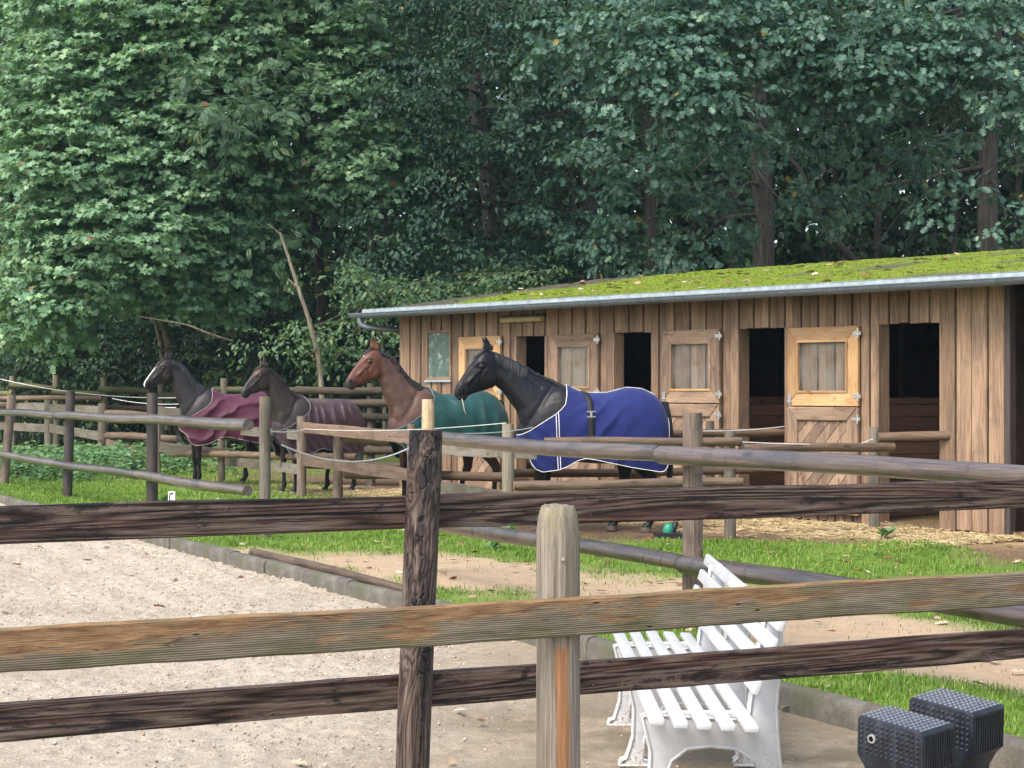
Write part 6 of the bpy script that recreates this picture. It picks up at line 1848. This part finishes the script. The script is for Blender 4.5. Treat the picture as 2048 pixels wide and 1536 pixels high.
def coat_bay(V):
    c = coat_common(V, (.112,.047,.031), (.055,.042,.042), (.015,.012,.012), inner=(.14,.06,.04))
    body = np.array((.088,.050,.039))
    nk = (sstep(1.26,1.02,V[:,0] + .05*fbm(V[:,0]*20, V[:,1]*20, V[:,2]*20, 3, 5)))[:,None]
    nn = fbm(V[:,0]*14, V[:,1]*14, V[:,2]*14, 4, 3)[:,None]
    c = c*(1-nk) + (body*(1+.5*nn))*nk
    leg = (1 - sstep(.45,.9,V[:,2]))[:,None]; c = c*(1-leg) + np.array((.016,.013,.013))*leg
    ey = np.array([1.32,0,1.90]); d = np.sqrt((V[:,0]-ey[0])**2 + (V[:,2]-ey[2])**2)
    m = (1-sstep(.02,.06,d))[:,None]*.6; c = c*(1-m) + np.array((.05,.03,.025))*m
    et = sstep(2.17,2.24,V[:,2])[:,None]; c = c*(1-et) + np.array((.03,.02,.02))*et
    return near_white(c, V, (1.40,.018,1.99), (1.365,.012,2.045), .020, .026)
def coat_dun(V):
    c = coat_common(V, (.040,.032,.030), (.038,.038,.044), (.012,.012,.013), hoof=(.22,.19,.16), inner=(.20,.16,.12))
    fo = (sstep(1.30,1.37,V[:,0])*sstep(1.90,1.98,V[:,2])*(1-sstep(2.09,2.13,V[:,2])))[:,None]
    c = c*(1-fo) + np.array((.11,.052,.034))*fo
    return near_white(c, V, (1.42,.012,1.965), (1.405,.014,1.99), .010, .012)
def coat_dark(V):
    c = coat_common(V, (.024,.020,.022), (.028,.026,.030), (.010,.010,.012))
    ck = np.exp(-(((V[:,0]-1.25)/.07)**2 + ((V[:,2]-1.80)/.14)**2))[:,None]*.5
    c = c*(1-ck) + np.array((.06,.038,.032))*ck
    c = near_white(c, V, (1.38,0,2.02), (1.60,0,1.70), .026, .032)
    return near_white(c, V, (1.60,0,1.70), (1.635,0,1.58), .034, .042)
def ridge(p): return (1 - np.abs(np.sin(p)))**1.4
def wr_blue(x, z):
    a = .030*ridge((x*.9 + z*.95)*15 + 2.2*fbm(x*3, z*3, oct=2, seed=2))*np.exp(-((x+.06)/.24)**2)*sstep(1.62,1.48,z)
    return a + .024*fbm(x*3.2, z*3.2, oct=3, seed=5) + .022*ridge((x*1.2-z)*13 + fbm(x*4, z*4, oct=2, seed=6))*sstep(.3,.5,x)*sstep(1.4,1.15,z) + .018*ridge(x*13 + 2*fbm(x*2,z*2,oct=2,seed=7))*sstep(1.2,.8,z)
def wr_green(x, z):
    b = .034*ridge((x*1.0 - z*.8)*10 + 2.4*fbm(x*2, z*1.6, oct=2, seed=8))*sstep(1.66,1.5,z)*sstep(-.35,-.05,x)
    c = .030*ridge(x*15 + 1.6*fbm(x*2, z*1.2, oct=2, seed=18))*sstep(1.60,1.25,z)*sstep(-.1,-.35,x)
    return b + c + .014*fbm(x*4, z*3, oct=3, seed=9)
def wr_purple(x, z):
    ph = (x + .9*(z-1.25)**2 - .25*(z-1.25))*17 + 1.8*fbm(x*2, z*2, oct=2, seed=3)
    return .036*ridge(ph)*sstep(1.68,1.55,z)*sstep(-.8,-.55,x) + .012*fbm(x*4, z*3, oct=3, seed=4)
def wr_mag(x, z):
    b = .038*ridge((x*.7+z*1.1)*9 + 3.2*fbm(x*2.2, z*2.2, oct=3, seed=13))*sstep(1.66,1.5,z)
    return b + .018*fbm(x*5, z*5, oct=3, seed=14)
M_RUGB = cloth('rug_royal_blue', (.008,.016,.104), .85, .08)
M_RUGG = cloth('rug_dark_green', (.005,.048,.044), .45, .1, spec=.4, mott=.25)
M_RUGP = cloth('rug_dark_purple', (.044,.023,.032), .42, .1, spec=.4, mott=.25)
M_RUGM = cloth('rug_magenta', (.064,.011,.030), .6, .1, mott=.2)
M_TRIMG = flat('rug_trim_grey', (.20,.24,.27), .7, .2)
M_TRIMM = flat('rug_trim_beige', (.45,.36,.36), .7, .2)
def stand(px, d):
    return Vector((X_(px, d), d, 0))
PBLUE = {'scale':1.0,'neck':.5,'head_yaw':11,'neck_yaw':2}
h_blue = make_horse('horse', 'black horse in a royal blue rug with white piping', stand(1187, 21.9), R(180+3), PBLUE, coat_black, (.014,.015,.019), M_RUGB, wr_blue, M_TRIM, 'blue', 'blue', 0, 'royal blue fleece rug with white piping and black surcingle')
m = MB(); m.tube([Vector(q) for q in pose(np.array([(1.545,.045,1.535),(1.530,.060,1.46),(1.515,.066,1.40),(1.490,.068,1.355)]), PBLUE)], [.0045,.0045,.004,.003], 6)
m.build('hay_stalk', flat('hay_stalk', (.62,.55,.42), .8, .2), h_blue)
h_green = make_horse('horse', 'bay horse with reddish brown head in a dark green rug', stand(896, 26.0), R(180+27), {'scale':.985,'neck':14,'head':-11,'neck_yaw':-4,'head_yaw':3}, coat_bay, (.016,.014,.016), M_RUGG, wr_green, M_TRIMG, 'short', 'green', 0, 'dark green turnout rug')
h_purple = make_horse('horse', 'dark brown horse in a glossy dark purple rug with wrinkles', stand(636, 29.9), R(180+38), {'scale':.90,'neck':14,'head':-9,'neck_yaw':-4,'head_yaw':6}, coat_dun, (.020,.015,.014), M_RUGP, wr_purple, M_TRIMG, 'short', 'purple', .06, 'glossy dark purple rug with deep wrinkles')
h_mag = make_horse('horse', 'dark horse with a white blaze in a magenta rug', stand(460, 32.6), R(180+14), {'scale':.975,'neck':15,'head':-11,'neck_yaw':0,'head_yaw':12}, coat_dark, (.018,.018,.022), M_RUGM, wr_mag, M_TRIMM, 'full', 'magenta', 0, 'magenta rug with pale binding')
# ------------------------------------------------------------------ scatter: straw, fallen leaves, weeds
sr = np.random.default_rng(29)
def straw_bits(name, n, sampler, label, zoff=.01):
    x, y = sampler(n); _, _, _, st = masks(x, y)
    k = sr.uniform(0,1,n) < np.clip(st*1.3, 0, 1); x, y = x[k], y[k]; n = len(x)
    L = sr.uniform(.05,.20,n); a = sr.uniform(0,np.pi,n); w = sr.uniform(.0018,.0035,n)*1.6; el = sr.normal(0,.16,n)
    d = np.stack([np.cos(a)*np.cos(el), np.sin(a)*np.cos(el), np.sin(el)],1); s = np.stack([-np.sin(a), np.cos(a), np.zeros(n)],1)*w[:,None]; u = np.array([0,0,1.])*w[:,None]
    c = np.stack([x, y, ground_z(x,y) + zoff + sr.uniform(0,.05,n)*masks(x,y)[3]],1)
    A = c - d*L[:,None]/2; B = c + d*L[:,None]/2
    V = np.stack([A-s, A+s, A+u, B-s, B+s, B+u],1).reshape(-1,3); i = np.arange(n)*6
    Q = np.concatenate([np.stack([i,i+3,i+5,i+2],1), np.stack([i+1,i+2,i+5,i+4],1), np.stack([i,i+1,i+4,i+3],1)])
    t = NT('straw'); mat = t.fin(t.ramp(t.attr('tone'), [(0,(.22,.145,.065)),(.5,(.44,.335,.17)),(1,(.62,.51,.31))]), .6, .35)
    o = obj(name, mesh_np(name, V, Q, False, {'tone': np.repeat(sr.uniform(0,1,n),6)}), mat); tag(o, label, 'straw', kind='stuff')
def wall_s(n):
    t = sr.uniform(-.5, 13, n); w = np.abs(sr.normal(0,1.3,n))+.03
    p = np.array([STB_R.x,STB_R.y]) + t[:,None]*np.array([STB_L.x,STB_L.y]) + w[:,None]*np.array([STB_N.x,STB_N.y]); return p[:,0], p[:,1]
straw_bits('straw', 42000, wall_s, 'loose yellow straw on the ground in front of the stable doors')
# fallen leaves on the grass, the sand and the roof
def fallen(name, x, y, z, label, size=(.05,.10), parent=None):
    n = len(x); D = np.stack([np.cos(a:=sr.uniform(0,6.28,n)), np.sin(a), sr.uniform(-.1,.25,n)],1); Nn = np.stack([sr.normal(0,.3,n), sr.normal(0,.3,n), np.ones(n)],1)
    t = NT(name + '_leaf'); mat = t.fin(t.ramp(t.attr('tone'), [(0,(.12,.055,.025)),(.5,(.28,.15,.07)),(.8,(.45,.33,.20)),(1,(.62,.52,.42))]), .7, .3)
    o = obj(name, leaf_mesh(name, 'oak', np.stack([x,y,z],1), D, Nn, sr.uniform(*size,n), sr.uniform(0,1,n)), mat, parent)
    tag(o, None if parent else label, None if parent else 'leaves', kind='stuff')
n = 420; d = np.sqrt(sr.uniform(8.3**2, 24**2, n)); x = sr.uniform(-.28,.28,n)*d
s_, q_ = to_sq(x, d); k = (q_ > .1) | (sr.uniform(0,1,n) < .3)
fallen('fallen_leaves', x[k], d[k], np.where(q_[k] > .1, ground_z(x[k],d[k])+.02, .012), 'scattered dry brown leaves on the grass and sand')
n = 150; fallen('fallen_leaves', sr.uniform(-3,T_END,n), (yy := sr.uniform(-4.3,.3,n)), roof_z(yy)+.03, '', (.08,.15), roof)
# nettles and weeds along the left paddocks
def weeds(name, cx, cy, rx, ry, n, hmax, size, label):
    X = cx + sr.normal(0,rx*.6,n); Y = cy + sr.normal(0,ry*.6,n)
    P = []; D = []; Nn = []
    H = sr.uniform(.35,1,n)*hmax
    for lv in (.25,.45,.65,.85,1.0):
        for q in range(3):
            a = sr.uniform(0,6.28,n); P.append(np.stack([X,Y,H*lv],1)); D.append(np.stack([np.cos(a),np.sin(a),sr.uniform(-.4,.25,n)],1)); Nn.append(np.stack([sr.normal(0,.3,n),sr.normal(0,.3,n)-.2,np.ones(n)],1))
    P, D, Nn = map(np.concatenate, (P, D, Nn))
    o = obj(name, leaf_mesh(name, 'simple', P, D, Nn, sr.uniform(.6,1.2,len(P))*size, np.clip(sr.normal(.5,.22,len(P)),0,.98)), L_NETTLE)
    tag(o, label, 'weeds', kind='stuff')
w1 = gp(210, 38.5); weeds('nettles', w1.x-.3, w1.y, 1.9, 3.0, 620, .52, .13, 'bed of bluish nettles around the far plank fence')
w2 = gp(60, 36); weeds('nettles', w2.x, w2.y, 1.6, 2.2, 380, .42, .11, 'nettles beside the leftmost tilted post')
def weed_plant(px, d, h, label, nleaf=14, size=.13):
    b = gp(px, d); root = empty('weed', b, 0, label, 'weed', 'broad-leaved weeds in the grass')
    a = sr.uniform(0,6.28,nleaf); P = np.stack([np.zeros(nleaf),np.zeros(nleaf),sr.uniform(.02,h*.6,nleaf)],1)+.01*sr.normal(0,1,(nleaf,3))
    D = np.stack([np.cos(a),np.sin(a),sr.uniform(.2,1.2,nleaf)],1); Nn = np.stack([-np.cos(a)*.5,-np.sin(a)*.5-.2,np.ones(nleaf)],1)
    obj('leaves', leaf_mesh('leaves','simple',P,D,Nn,sr.uniform(.7,1.3,nleaf)*size,np.clip(sr.normal(.6,.2,nleaf),0,.98)), L_NETTLE, root)
    m = MB(); m.tube([(0,0,0),(.01,0,h*.7)], [.008,.004], 5); m.build('stalk', L_NETTLE, root)
for px, d, h, lb in ((1020,19.9,.30,'leafy weed at the foot of the corner post near the black horse'),(985,19.2,.16,'low dock plant left of the corner post'),(432,25.5,.20,'broad dock leaves beside the letter marker'),(470,25.0,.16,'low dock leaves under the lower log rail'),(1770,20.9,.09,'low weed at the foot of a paddock post before the straw'),(330,26.5,.18,'weed at the foot of the dark arena post')):
    weed_plant(px, d, h, lb)
# ------------------------------------------------------------------ damp air under the trees
hm = bpy.data.materials.new('damp_air'); hm.use_nodes = True
hn = hm.node_tree.nodes; hn.remove(hn['Principled BSDF'])
pv = hn.new('ShaderNodeVolumePrincipled'); pv.inputs['Color'].default_value = (.55,.80,1.0,1); pv.inputs['Density'].default_value = .00028; pv.inputs['Anisotropy'].default_value = .0
hm.node_tree.links.new(pv.outputs[0], hn['Material Output'].inputs['Volume'])
m = MB(); m.box(-45, 45, -12, 82, -1.3, 24)
haze = m.build('haze', hm); tag(haze, kind='stuff')
haze['label'] = 'thin damp haze in the air in front of the wood'; haze['category'] = 'haze'
